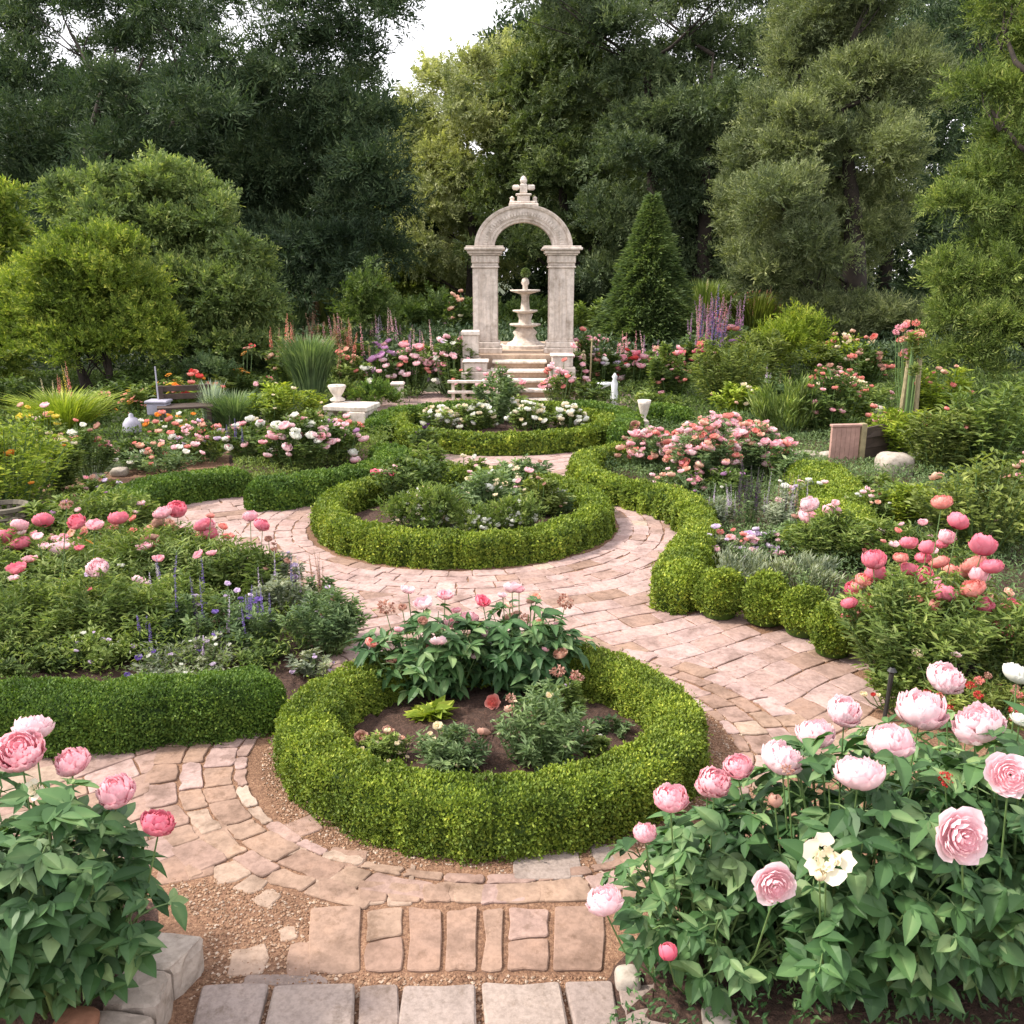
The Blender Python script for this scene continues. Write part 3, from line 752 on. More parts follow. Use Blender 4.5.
# golden cypress at the right edge
tree('golden_cypress', 'golden green cypress with layered branches at the right edge', 'tree', 15, (1035, 395),
 [(1005, 8, 30, 28, 0), (1030, 40, 40, 30, 0), (985, 92, 34, 20, 0), (1020, 100, 40, 30, 0), (1045, 150, 50, 40, .3), (1002, 150, 30, 26, 0), (990, 182, 34, 22, 0), (955, 206, 32, 15, -.2), (1010, 215, 40, 26, 0), (1035, 250, 40, 40, 0), (985, 250, 26, 24, 0), (950, 282, 28, 26, -.3), (980, 300, 34, 34, -.2), (955, 325, 34, 32, -.3), (1010, 290, 36, 34, -.4), (1005, 340, 38, 38, -.5), (1040, 340, 40, 40, -.5), (965, 365, 34, 28, -.2), (1060, 60, 50, 60, .5), (1070, 250, 50, 90, .5)],
 't_gold', 150000, .10, .24, trunk_r=.2, jit=.3, up=.2, out=.75, corez=.55, subr=.4, sub=14)
# left group
tree('rounded_tree', 'dense rounded yellow green tree with several dark stems at left, in front of the maple', 'tree', 15.5, (97, 405),
 [(97, 290, 66, 62, 0), (70, 335, 48, 38, -.1), (125, 335, 48, 38, -.1), (97, 350, 66, 26, -.1), (97, 300, 40, 50, 0), (30, 310, 20, 44, .1), (20, 350, 14, 26, .1), (165, 335, 14, 30, 0)],
 't_lime', 120000, .075, .4, trunk_r=.07, jit=.2, up=.5, out=.8, trunks=4, corez=.6, sub=44, subr=.26, smin=.6)
tree('maple_tree', 'spreading green maple with pointed leafy tips behind the rounded tree', 'tree', 19, (190, 380),
 [(106, 196, 7, 22), (122, 198, 7, 20), (144, 190, 7, 22), (160, 186, 7, 26), (174, 190, 6, 20), (188, 190, 7, 26), (204, 206, 7, 18), (222, 214, 7, 20), (70, 200, 7, 20), (86, 200, 6, 18), (240, 250, 12, 8), (262, 258, 12, 6), (120, 205, 30, 24), (105, 190, 12, 14), (150, 195, 34, 22), (158, 178, 12, 14), (186, 184, 12, 16), (196, 205, 30, 20), (215, 225, 30, 22), (75, 205, 24, 20), (100, 225, 30, 24), (60, 195, 10, 12), (160, 235, 50, 30), (210, 258, 40, 26), (245, 268, 24, 14), (195, 290, 50, 30), (225, 305, 44, 28), (250, 325, 40, 26), (190, 335, 50, 30), (225, 350, 50, 24), (255, 262, 12, 8), (206, 208, 8, 10)],
 't_maple', 110000, .12, .42, trunk_r=.12, jit=.5, up=.25, out=.7, trunks=2, corez=.55, sub=14, subr=.34)
tree('broadleaf_tree', 'small green tree at the far left edge beside the rounded tree', 'tree', 17, (-10, 400),
 [(5, 215, 20, 24), (0, 250, 26, 26), (-20, 290, 30, 36), (5, 320, 18, 30), (-30, 340, 40, 40), (5, 365, 16, 20)], 't_lime', 26000, .12, .4, trunk_r=.1, jit=.3)
# spruce cone
def spruce():
    c = A(647, 352, 21.5); base = np.array((c[0], c[1], 0)); top = A(645, 196, 21.5)[2]
    root = thing('spruce_tree', 'neat conical dark green spruce right of the stone arch', 'tree', base)
    n = 90000; a = rng.uniform(0, 2*math.pi, n); r0 = 37*21.5/F
    z = (1-np.sqrt(rng.random(n)))*1.0; tier = .5+.5*np.sin(z*62+2*np.sin(z*9)+2.2*np.sin(a*3+z*5)+1.5*np.sin(a*7))
    prof = r0*np.minimum(1.0, (1-z)*1.22)**.95*np.where(z < .12, .75+z*2, 1)
    rr = prof*(.72+.16*tier+.12*rng.random(n)+.10*np.sin(a*5+z*20)+.09*np.sin(a*11-z*33)+.17*np.abs(rng.normal(size=n)))+.03
    q = np.stack([np.cos(a), np.sin(a), 0*a], -1)
    P = q*rr[:, None]; P[:, 2] = .15+z*(top-.15)
    D = nrm(q+rs(n)*.45+np.array((0, 0, .25))); mb = MB()
    l = .12*rng.uniform(.6, 1.5, n)
    mb.leaves(P, D, nrm(rs(n)*.5+q*.3+np.array((0, 0, .8))), l, l*.3, rng.beta(2, 2.5, n))
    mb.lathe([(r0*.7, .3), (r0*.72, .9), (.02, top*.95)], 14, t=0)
    mb.obj('crown', M['t_cone'], root)
    MB().tube([(0, 0, 0), (0, 0, top*.9)], [.12, .03], 8).obj('trunk', M['bark'], root)
spruce()
# back row: closes the wood behind everything
BK = 'dark trees of the far wood'
def backtree(i, px, top, w, D, label, mat='t_dark'):
    cl = []
    y = top
    while y < 330:
        cl += [(px-w*.35+rng.normal()*8, y+10, w*.55, 40), (px+w*.35+rng.normal()*8, y+rng.normal()*8, w*.55, 40)]; y += 52
    return tree('woodland_tree', label, 'tree', D, (px, 310), cl, mat, 34000, .34, .42, trunk_r=.4, jit=1.5, group=BK, corez=.7, out=.5)
bt = [(20, 105, 90), (110, 118, 90), (200, 112, 80), (290, 135, 80), (365, 150, 60), (550, 60, 60), (610, 110, 60), (700, 125, 80), (790, 90, 80), (880, 60, 90), (965, 10, 90), (-80, 60, 90), (1060, 20, 90), (425, 200, 50)]
bl = ['dark woodland tree behind the cedar at the far left', 'dark woodland tree behind the cedar trunk', 'dark woodland tree behind the maple', 'dark woodland tree seen under the cedar branches', 'dark woodland tree between cedar and pale tree', 'dark woodland tree rising behind the arch', 'dark woodland tree beyond the arch on its right', 'dark woodland tree behind the spruce', 'dark woodland tree behind the left side of the cypress', 'dark woodland tree behind the middle of the cypress', 'dark woodland tree behind the golden cypress', 'dark woodland tree outside the left edge', 'dark woodland tree at the right edge', 'low dark woodland tree under the pale tree']
for i, ((x, t, w), l) in enumerate(zip(bt, bl)): backtree(i, x, t, w, 40+rng.random()*4, l)
# ================================================================= blooms
def petals(mb, n, Rk, phi0, phi1, zs, wa, az0, t0, t1, nu=5, nv=5, ruf=.05, dz=0.0, flare=0.0, jit=.1):
    u = np.linspace(-1, 1, nu)[None, :]; v = np.linspace(0, 1, nv)[:, None]
    for i in range(n):
        az = az0+2*math.pi*i/n+rng.normal()*jit*1.8; p1 = phi1*(1+rng.normal()*.08); R_ = Rk*(1+rng.normal()*.04)
        vv = v*(1-.16*u**2-.05*(rng.random()*np.cos(u*6+rng.random()*6)))
        ph = phi0+(p1-phi0)*vv
        half = wa*np.sin(math.pi*(.10+.66*v))**.7*(1+rng.normal()*.08)
        r = R_*np.sin(ph)*(1+flare*vv**2)*(1-.05*u**2) + ruf*Rk*v**2*np.sin(u*7+rng.random()*6)*.5
        z = -R_*np.cos(ph)*zs + dz + ruf*Rk*v**2*np.cos(u*8+rng.random()*6)*.6
        an = az+u*half
        V = np.stack([r*np.cos(an), r*np.sin(an), z+0*u], -1).reshape(-1, 3)
        a, b = np.meshgrid(np.arange(nv-1), np.arange(nu-1), indexing='ij'); a = a.ravel(); b = b.ravel()
        T = (t0+(t1-t0)*v+0*u+rng.normal()*.06).reshape(-1)
        mb.add(V, [np.c_[a*nu+b, a*nu+b+1, (a+1)*nu+b+1, (a+1)*nu+b]], T)
_bc = {}
def bloom_mesh(shape, col, var=0):
    k = (shape, col, var)
    if k in _bc: return _bc[k]
    mb = MB(); m2 = M['stem']
    if shape == 'peony':                       # full globe seen in profile
        for j, (n, r, p1, w) in enumerate([(6, .51, 1.35, .72), (7, .50, 1.6, .60), (8, .47, 1.80, .52), (8, .43, 1.98, .5), (8, .38, 2.1, .5), (7, .32, 2.2, .55), (6, .25, 2.25, .6), (5, .17, 2.3, .7), (4, .10, 2.3, .8)]):
            petals(mb, n, r, .25, p1+rng.normal()*.05, [.78, .88, .74][var % 3], w*1.08, j*1.3+var, .48, .84-.02*j, ruf=.11, nu=7, nv=6, dz=(.5-r)*.42)
    elif shape == 'open':                      # wide open, rosette facing up
        for j, (n, r, p1, w, fl) in enumerate([(6, .46, 1.25, .75, .22), (7, .44, 1.45, .62, .12), (8, .38, 1.6, .52, .08), (8, .32, 1.75, .5, .05), (7, .26, 1.9, .55, 0), (6, .20, 2.0, .6, 0), (6, .14, 2.1, .6, 0), (4, .08, 2.3, .8, 0)]):
            petals(mb, n, r, .3, p1, .62, w, j*1.1+var, .55-.05*j, .90-.05*j, ruf=.08, flare=fl, dz=.0+.012*j)
    elif shape == 'blown':                     # fading, outer petals dropped
        petals(mb, 5, .5, .5, 1.25, .35, .6, var, .8, .95, ruf=.12, flare=.1)
        for j in range(3): petals(mb, 5, .26-.05*j, .3, 1.5, .8, .6, j, .7, .95, ruf=.14)
    elif shape == 'small':                     # rose seen from some metres off
        for j, (n, r, p1) in enumerate([(5, .5, 1.6), (5, .43, 1.9), (4, .32, 2.2), (3, .2, 2.4)]):
            petals(mb, n, r, .3, p1, .72, .75, j*.9+var, .3, .98-.16*j, nu=3, nv=4, ruf=.1)
    elif shape == 'flat':                      # five petal open flower
        petals(mb, 6, .55, .6, 1.35, .3, .5, var, .3, .9, nu=3, nv=3, ruf=.08)
        mb.lathe([(.01, .0), (.09, -.02), (.01, .06)], 6, t=.1)
    elif shape == 'cluster':                   #                   # loose head of little florets
        q = rs(90); P = q*np.array((.42, .42, .3))*(.5+.5*rng.random((90, 1)))
        mb.leaves(P, q+rs(90)*.8, rs(90), .2, .16)
    elif shape == 'bud':
        for j, (n, r, p1) in enumerate([(4, .5, 2.3), (4, .44, 2.5), (3, .36, 2.7)]): petals(mb, n, r, .2, p1, 1.0, .9, j+var, .2, .7, nu=4, nv=5, ruf=.04)
    # calyx
    if shape != 'cluster':
        P = np.zeros((6, 3)); P[:, 2] = -.36 if shape != 'flat' else -.12
        a = np.arange(6)*1.05; mb.leaves(P, np.c_[np.cos(a), np.sin(a), .35+0*a], np.c_[-.3*np.cos(a), -.3*np.sin(a), 1+0*a], .32, .16, m=1)
    me = mb.mesh(f'bloom {shape} {col}', [PET[col], m2], smooth=True)
    _bc[k] = me; return me
_sc = {}
def spike_mesh(col, var=0, dense=1.0):         # unit height, florets thinning to the tip
    k = (col, var, dense)
    if k in _sc: return _sc[k]
    mb = MB(); n = int(150*dense)
    z = rng.random(n)**.9; a = rng.uniform(0, 6.28, n); q = np.c_[np.cos(a), np.sin(a), .1+0*a]
    r = .055*(1-z*.8)+.004
    P = np.c_[q[:, 0]*r*.4, q[:, 1]*r*.4, z]
    mb.leaves(P, q+rs(n)*.3, rs(n)*.6+np.array((0, 0, 1)), .075*(1.1-z*.8), .05*(1.1-z*.6), rng.random(n))
    mb.tube([(0, 0, -.35), (0, 0, 1)], [.012, .004], 5, m=1)
    me = mb.mesh('flower spike '+col, [PET[col], M['stem']]); _sc[k] = me; return me
def bloom(parent, base, P, size, col, shape='small', tilt=None, face=False, name='bloom'):
    o = link(name, bloom_mesh(shape, col, int(rng.integers(0, 3))), parent)
    o.location = [float(x) for x in (np.asarray(P)-base)]
    s = float(size)*float(rng.uniform(.86, 1.08))
    o.scale = (s, s, s*float(rng.uniform(.9, 1.1)))
    if face: o.rotation_euler = (R(62)+rng.normal()*.12, rng.normal()*.2, rng.uniform(-.2, .2))
    else:
        k = .28 if tilt is None else tilt
        o.rotation_euler = (float(rng.normal()*k+.12), float(rng.normal()*k), 0)
        o.rotation_euler.z = float(rng.uniform(0, 6))
    return o

# ================================================================= foliage
def bush_mesh(w, d, h, n, L, Wd=.45, nst=24, dome=.38, up=.25, baser=.35, smin=.2, wavy=True, stems=True, horiz=.9, shell=.6, seed=0):
    a = rng.uniform(0, 2*math.pi, nst); r = np.sqrt(rng.random(nst))
    T = np.c_[np.cos(a)*r*w/2, np.sin(a)*r*d/2, h*(1-dome*r**2)*rng.uniform(.8, 1.05, nst)]
    B = T*np.array((baser, baser, 0))
    i = rng.integers(0, nst, n); s = smin+(1-smin)*rng.random(n)**shell
    P = B[i]+(T[i]-B[i])*np.c_[s**1.3, s**1.3, s]
    spread = min(w, d)*.13
    P = P+rs(n)*np.array((1, 1, .7))*(rng.random(n)*spread)[:, None]
    P[:, 2] = np.maximum(P[:, 2], .01)
    c = np.array((0, 0, h*.3)); o = nrm((P-c)/np.array((w/2, d/2, h)))
    ra = rng.uniform(0, 6.28, n)
    D = np.c_[np.cos(ra), np.sin(ra), 0*ra]*horiz + o*.5+np.array((0, 0, up))
    N = nrm(np.array((0, 0, .8))+rs(n)*.5+o*.35)
    l = L*rng.uniform(.6, 1.35, n)
    mb = MB(); mb.leaves(P, D, N, l, l*Wd, np.clip(rng.beta(2, 2.3, n)+rng.normal(size=nst)[i]*.08, 0, 1), droop=.2)
    sm = None
    if stems:
        sm = MB(); rad = max(.003, .006*h/.5)
        for k in range(nst):
            p = [B[k]+(T[k]-B[k])*np.array((q**1.3, q**1.3, q)) for q in (0, .35, .7, 1)]
            sm.tube(p, [rad, rad*.8, rad*.6, rad*.3], 4)
    return mb, sm, T, B
def grass_mesh(w, d, h, n, wd=.012, lean=.5):
    a = rng.uniform(0, 6.28, n); r = np.sqrt(rng.random(n)); b = np.c_[np.cos(a)*r*w*.22, np.sin(a)*r*d*.22, 0*a]
    out = np.c_[np.cos(a), np.sin(a), 0*a]; hh = h*rng.uniform(.6, 1.05, n)[:, None]; sp = (r*w*.5*lean*rng.uniform(.7, 1.4, n))[:, None]
    sd_ = np.c_[-np.sin(a), np.cos(a), 0*a]+rs(n)*.5; sd_ = nrm(sd_)*wd*.5
    z = np.array((0, 0, 1.))
    p0 = b; p1 = b+out*sp*.3+z*hh*.5; p2 = b+out*sp*.75+z*hh*.85; p3 = b+out*sp*1.25+z*hh*.98
    V = np.stack([p0-sd_, p0+sd_, p1+sd_, p1-sd_, p2+sd_*.8, p2-sd_*.8, p3], 1).reshape(-1, 3)
    o = (np.arange(n)*7)[:, None]; mb = MB()
    mb.add(V, [o+np.array((0, 1, 2, 3)), o+np.array((3, 2, 4, 5)), o+np.array((5, 4, 6))], np.repeat(rng.beta(2, 2, n), 7))
    return mb
NP = [0]
def plant(name, label, cat, px, py, wpx, hpx, mat='rose', fol='bush', blooms=None, nb=0, cols=('pink',), bpx=7, shape='small', spikes=0, scol=('purple',), spx=(30, 5), z0=0.0, cover=5, leafpx=6, Wd=.45, group=None, dd=.8, top=1.0, kw=None, rise=0.0):
    base = G(px, py, z0); d = depth(base); k = d/F/ max(.9, CP)
    w, h = wpx*d/F*1.06, hpx*k*1.08; dp = w*dd
    root = thing(name, label, cat, base, group=group)
    L = leafpx*d/F; kw = kw or {}
    n = int(np.clip(wpx*hpx*cover/(.5*leafpx*leafpx*Wd), 150, 26000))
    if fol == 'bush':
        nst = int(kw.pop('nst', np.clip(wpx*hpx/140, 12, 60)))
        mb, sm, T, B = bush_mesh(w, dp, h, n, L, Wd, nst=nst, **kw)
        mb.obj('foliage', M[mat], root); sm.obj('stems', M['stem'], root)
    elif fol == 'ball':
        nsub = kw.get('sub', 22)
        mb = MB(); c = np.array([[0, 0, h*.5]]); r = np.array([[w*.46, dp*.46, h*.5]])
        core(mb, c, r, .8); clouds(mb, c, r, int(n*2.2), L, Wd, sub=nsub, up=kw.get('up', .3), out=kw.get('out', .6), subr=kw.get('subr', .36), nz=.6)
        # lumps close to the ground
        for v in mb.V: v[:, 2] = np.maximum(v[:, 2], .01)
        mb.obj('foliage', M[mat], root)
        MB().tube([(0, 0, 0), (0, 0, h*.5)], [max(.02, h*.03), .015], 6).obj('trunk', M['bark'], root)
    elif fol == 'grass':
        grass_mesh(w, dp, h, int(n/2)+300, wd=max(.95*d/F, .005), **kw).obj('foliage', M[mat], root)
    elif fol == 'peony':
        fo, st = peony_foliage(w, dp, h, **kw); fo.obj('foliage', M[mat], root); st.obj('stems', M['stem'], root)
    # blooms on named pixels, else over the top of the bush
    bl = []
    if blooms:
        for q in blooms:
            x, y, s = q[:3]; col = q[3] if len(q) > 3 else cols[0]; sh = q[4] if len(q) > 4 else shape
            dd_ = d - .0 + rng.uniform(-.25, .25)*dp
            if len(q) > 5: dd_ = q[5]
            bl.append((A(x, y, dd_), s*dd_/F, col, sh))
    for _ in range(int(nb*1.5)):
        a = rng.uniform(0, 6.28); r = math.sqrt(rng.random())*.98
        zz = h*(1-.5*r*r)*rng.uniform(.86, 1.12)+rise*k*rng.random()
        if rng.random() < .25: zz *= rng.uniform(.5, .85)
        P = base+np.array((math.cos(a)*r*w/2, math.sin(a)*r*dp/2, zz))
        bl.append((P, bpx*d/F*rng.uniform(.65, 1.3), cols[rng.integers(0, len(cols))], shape))
    if bl:
        sm = MB()
        for P, s, c, sh in bl:
            bloom(root, base, P, s, c, sh, face=(sh in ('open', 'blown') and len(bl) < 30))
            p1 = P-base-np.array((0, 0, s*.3)); p0 = np.array((p1[0]*.35, p1[1]*.35, .0)); m_ = np.array((p1[0]*.8, p1[1]*.8, p1[2]*.55))
            sm.tube([p0, m_, p1], [max(.0035, .9*d/F*.5), max(.003, .8*d/F*.5), max(.0025, .6*d/F*.5)], 5)
        sm.obj('flower_stems', M['stem'], root)
    for i in range(spikes):
        a = rng.uniform(0, 6.28); r = math.sqrt(rng.random())*.9
        o = link('flower_spike', spike_mesh(scol[rng.integers(0, len(scol))], int(rng.integers(0, 2))), root)
        sh_ = spx[0]*k*rng.uniform(.6, 1.2); zz = h*(1-.4*r*r)*rng.uniform(.75, 1.0)
        o.location = (math.cos(a)*r*w/2, math.sin(a)*r*dp/2, zz*.85)
        o.scale = (spx[1]*k*20, spx[1]*k*20, sh_); o.rotation_euler = (rng.normal()*.06, rng.normal()*.08, rng.uniform(0, 6))
    return root
def peony_foliage(w, d, h, nst=22, pet=6, L=.10, Wl=.42, dome=.45, baser=.3, fan=(3, 5), smin=.3, petl=.09):
    a = rng.uniform(0, 2*math.pi, nst); r = np.sqrt((np.arange(nst)+.5)/nst)
    T = np.c_[np.cos(a)*r*w/2, np.sin(a)*r*d/2, h*(1-dome*r**2)*rng.uniform(.85, 1.05, nst)]
    B = T*np.array((baser, baser, 0))
    st = MB(); P_, D_, N_, L_, T_ = [], [], [], [], []
    for k in range(nst):
        f = lambda q: B[k]+(T[k]-B[k])*np.array((q**1.3, q**1.3, q))
        st.tube([f(0), f(.35), f(.7), f(1)], [.006, .005, .004, .002], 5)
        tk = rng.normal()*.1
        for j in range(pet+1):
            s = smin+(1-smin)*(j/pet)**.8; p = f(s)
            az = j*2.4+rng.normal()*.4+k; tilt = rng.uniform(-.05, .5) if j < pet else 1.2
            dr = np.array((math.cos(az)*math.cos(tilt), math.sin(az)*math.cos(tilt), math.sin(tilt)))
            out = nrm((p*np.array((1, 1, 0)))[None])[0]; dr = nrm((dr+out*.55)[None])[0]
            e = p+dr*petl*rng.uniform(.6, 1.5)*(.5 if j == pet else 1)
            if j < pet: st.tube([p, (p+e)/2+np.array((0, 0, .008)), e], [.003, .0025, .002], 4)
            nl = rng.integers(fan[0], fan[1]+1); n0 = nrm((np.array((0, 0, 1.0))+rs(1)[0]*.35+out*.3)[None])[0]
            sd_ = nrm(np.cross(dr, n0)[None])[0]; fw = np.cross(n0, sd_)
            for q in np.linspace(-1.25, 1.25, nl):
                q += rng.normal()*.15
                D = fw*math.cos(q)+sd_*math.sin(q); D = D+np.array((0, 0, rng.uniform(-.22, .25)))
                P_.append(e-(fw*.012 if abs(q) < .3 else 0)); D_.append(D); N_.append(n0+rs(1)[0]*.22); L_.append(L*rng.uniform(.5, 1.25)*(1.12 if abs(q) < .4 else .9)); T_.append(np.clip(rng.beta(1.5, 2.0)*.9+tk, 0, 1))
    fo = MB(); P_, D_, N_, L_, T_ = map(np.array, (P_, D_, N_, L_, T_))
    P_[:, 2] = np.maximum(P_[:, 2], .02)
    fo.bigleaves(P_, D_, N_, L_, L_*Wl*rng.uniform(.85, 1.15, len(L_)), T_)
    return fo, st
# ================================================================= stone arch, fountain, steps
AD = 16.6
def arch():
    c = A(523, 352, AD); s = AD/F
    y0 = c[1]; x0 = c[0]
    zb = A(523, 352, AD)[2]
    zb0 = 0.0
    X = lambda px: (px-523)*s
    Z = lambda py: A(523, py, AD)[2]-zb
    root = thing('stone_arch', 'pale carved stone arch topped by a cross finial at the head of the steps', 'arch', (x0, y0, zb))
    dp = .26
    for sg in (-1, 1):
        m = MB()
        cx = sg*37*s
        hw = 12*s
        m.box(cx-hw*1.35, cx+hw*1.35, -dp*1.25, dp*1.25, 0, .10, .4, bev=.01)
        m.box(cx-hw*1.2, cx+hw*1.2, -dp*1.12, dp*1.12, .10, .2, .6, bev=.015)
        m.box(cx-hw, cx+hw, -dp, dp, .2, Z(268), .5, bev=.01)
        m.box(cx-hw*.98, cx+hw*.98, -dp-.004, dp+.004, .2+.2, .2+.205, .2)
        # raised fillets leaving a sunk panel on the faces
        for fy in (-1, 1):
            yy = fy*(dp+.012)
            ya, yb = min(yy, fy*dp-fy*.002), max(yy, fy*dp-fy*.002)
            for (xa, xb) in ((cx-hw+.01, cx-hw*.55), (cx+hw*.45, cx+hw-.01), (cx-hw*.12, cx+hw*.05)):
                m.box(xa, xb, ya, yb, .26, Z(276), .6)
        m.obj('pier', M['lime_stone'], root)
        m = MB()
        z = Z(268)
        for (hh, gg, t) in ((.035, 1.12, .7), (.05, 1.04, .4), (.13, 1.10, .55), (.03, 1.25, .7), (.06, 1.38, .6), (.04, 1.6, .8), (.03, 1.5, .5)):
            m.box(cx-hw*gg, cx+hw*gg, -dp*gg, dp*gg, z+.0005, z+hh, t, bev=.008); z += hh
        for i in range(7):
            xx = cx-hw*.95+i*hw*1.9/6
            m.box(xx-.016, xx+.016, -dp*1.10-.014, -dp*1.10+.002, Z(268)+.095, Z(268)+.205, .8, bev=.003)
        m.obj('capital', M['lime_stone'], root, )
        ztop = z
    # archivolt: stepped semicircle
    r_in, r_out = 28*s, 47*s
    cz = ztop-.03
    prof = [(r_in, .80), (r_in+.05, .84), (r_in+.052, .94), (r_in+.10, .95), (r_in+.105, 1.0), (r_out-.07, 1.0), (r_out-.065, 1.12), (r_out-.02, 1.2), (r_out, 1.2)]
    m = MB(); na = 40
    th = np.linspace(0, math.pi, na)
    ring = [(r, -dp*k*.92) for r, k in prof]+[(r, dp*k*.92) for r, k in prof[::-1]]
    nr = len(ring)
    V = [(r*math.cos(t), y, cz+r*math.sin(t)*.84) for t in th for r, y in ring]
    fs = [[i*nr+j, i*nr+(j+1) % nr, (i+1)*nr+(j+1) % nr, (i+1)*nr+j] for i in range(na-1) for j in range(nr)]
    m.add(V, fs+[list(range(nr))[::-1], [(na-1)*nr+j for j in range(nr)]], .6)
    # dentils round the arch
    for i in range(41):
        t = math.pi*(i+.5)/41; r0, r1 = r_in+.13, r_in+.2
        ct, st_ = math.cos(t), math.sin(t); w_ = .016
        V = [(r*ct-sg*w_*st_, y, cz+(r*st_+sg*w_*ct)*.84) for y in (-dp*.92-.018, -dp*.92+.002) for r in (r0, r1) for sg in (-1, 1)]
        m.add(V, [[0, 1, 3, 2], [4, 6, 7, 5], [0, 4, 5, 1], [2, 3, 7, 6], [0, 2, 6, 4], [1, 5, 7, 3]], .85)
    m.obj('archivolt', M['lime_stone'], root)
    # finial
    m = MB(); z = cz+r_out*.84
    for hh, w_, t in ((.05, .26, .5), (.04, .20, .6), (.10, .11, .4), (.03, .14, .7)):
        m.box(-w_, w_, -w_*.8, w_*.8, z-.03, z-.03+hh-.001, t, bev=.01); z += hh
    z -= .03
    m.box(-.065, .065, -.06, .06, z, z+.17, .6, bev=.02)
    m.box(-.20, -.068, -.05, .05, z+.06, z+.15, .6, bev=.03); m.box(.068, .20, -.05, .05, z+.06, z+.15, .6, bev=.02)
    m.lathe([(.01, 0), (.05, .01), (.065, .05), (.045, .10), (.01, .13)], 12, (0, 0, z+.17), .7)
    for sg in (-1, 1):
        m.lathe([(.01, 0), (.05, .02), (.035, .07), (.045, .1), (.01, .13)], 10, (sg*.2, 0, cz+r_out*.84+.02), .5)
    m.obj('finial', M['lime_stone'], root)
    return x0, y0, zb, s
ax, ay, az_, as_ = arch()
# terrace and steps
TZ = az_
m = MB()
m.box(ax-1.12, ax+1.12, ay-.55, ay+2.6, 0, TZ-.001, .5, bev=.01)
kind(m.obj('terrace', M['step_stone']), 'structure')
st = thing('stone_steps', 'flight of weathered stone steps with pale nosings below the arch', 'steps', (ax-.05, ay-.55, 0))
ns = 5; run = .27
for i in range(ns):
    z1 = TZ*(i+1)/(ns+.6); y1 = -run*(ns-i); m = MB()
    m.box(-.46-.03*(4-i), .42+.03*(4-i), y1, -.002*i, 0 if i == 0 else TZ*i/(ns+.6)+.001, z1-.045, .1, bev=.006)
    m.obj('riser', M['step_stone'], st)
    m = MB(); m.box(-.50-.03*(4-i), .46+.03*(4-i), y1-.05, -.002*i-.003, z1-.044, z1, .95, bev=.01); m.obj('tread', M['lime_stone'], st)
def rail(label, x0, x1, yo, zs):
    r = thing('stone_rail', label, 'rail', (ax, ay-.55, 0))
    for z in zs: m = MB(); m.box(x0, x1, yo, yo+.07, z, z+.045, .8, bev=.008); m.obj('bar', M['lime_stone'], r)
    for x in (x0+.06, x1-.10):
        m = MB(); m.box(x, x+.05, yo+.071, yo+.13, 0, zs[-1]+.03, .3, bev=.006); m.obj('post', M['lime_stone'], r)
rail('low pale rail of three bars in front of the steps, left half', -1.25, -.25, -1.62, (.10, .27, .44))
def pedestal(label, px, py, D, wpx, hpx, cat='pedestal'):
    c = A(px, py, D); s = D/F; w = wpx*s/2; h = hpx*s
    r = thing('stone_pedestal', label, cat, (c[0], c[1], max(0, c[2]-.0)))
    z0 = -c[2] if c[2] > 0 else 0
    m = MB(); m.box(-w*1.15, w*1.15, -w*1.15, w*1.15, z0, h*.12, .4, bev=.01); m.obj('plinth', M['lime_stone'], r)
    m = MB(); m.box(-w*.92, w*.92, -w*.92, w*.92, h*.12+.001, h*.86, .5, bev=.012); m.obj('block', M['lime_stone'], r)
    m = MB(); m.box(-w*1.08, w*1.08, -w*1.08, w*1.08, h*.86+.001, h, .8, bev=.012); m.obj('cap', M['lime_stone'], r)
pedestal('square carved stone pedestal standing left of the arch', 471, 361, 16.0, 17, 30)
pedestal('broad low stone block left of the steps under the carved pedestal', 476, 372, 15.6, 24, 12)
pedestal('low stone block right of the steps, at the foot of the right pier', 562, 368, 15.6, 22, 14)
# fountain
fx, fy = A(525, 352, 17.6)[:2]; s = 17.6/F; fz = TZ-.03
r = thing('tiered_fountain', 'three tiered pale stone fountain framed by the arch', 'fountain', (fx, fy, fz))
m = MB(); m.lathe([(.46, 0), (.5, .02), (.5, .09), (.44, .10), (.42, .07), (.01, .07)], 28, t=.6); m.obj('basin', M['lime_stone'], r, smooth=False)
m = MB(); m.lathe([(.36, .071), (.34, .12), (.24, .17), (.20, .26), (.24, .32), (.13, .44), (.12, .58), (.15, .66), (.09, .74), (.07, .98), (.09, 1.04), (.05, 1.09), (.05, 1.2), (.08, 1.25), (.06, 1.32), (.01, 1.36)], 20, t=.5); m.obj('pedestal', M['lime_stone'], r, smooth=True)
for z, rr in ((.46, .30), (.72, .24), (1.10, .29)):
    m = MB(); m.lathe([(.09, z-.06), (rr*.6, z-.035), (rr, z), (rr, z+.025), (rr*.92, z+.02), (rr*.5, z-.005), (.05, z-.005)], 28, t=.75); m.obj('bowl', M['lime_stone'], r, smooth=True)
m = MB(); q = rs(260); m.leaves(q*.05+np.array((0, 0, 1.44)), q+rs(260)*.5, q, .06, .02); m.obj('moss_ball', M['t_cone'], r)

# ================================================================= furniture and stones
def frame_at(px, py, z=0):
    c = G(px, py, z); return c, depth(c)/F
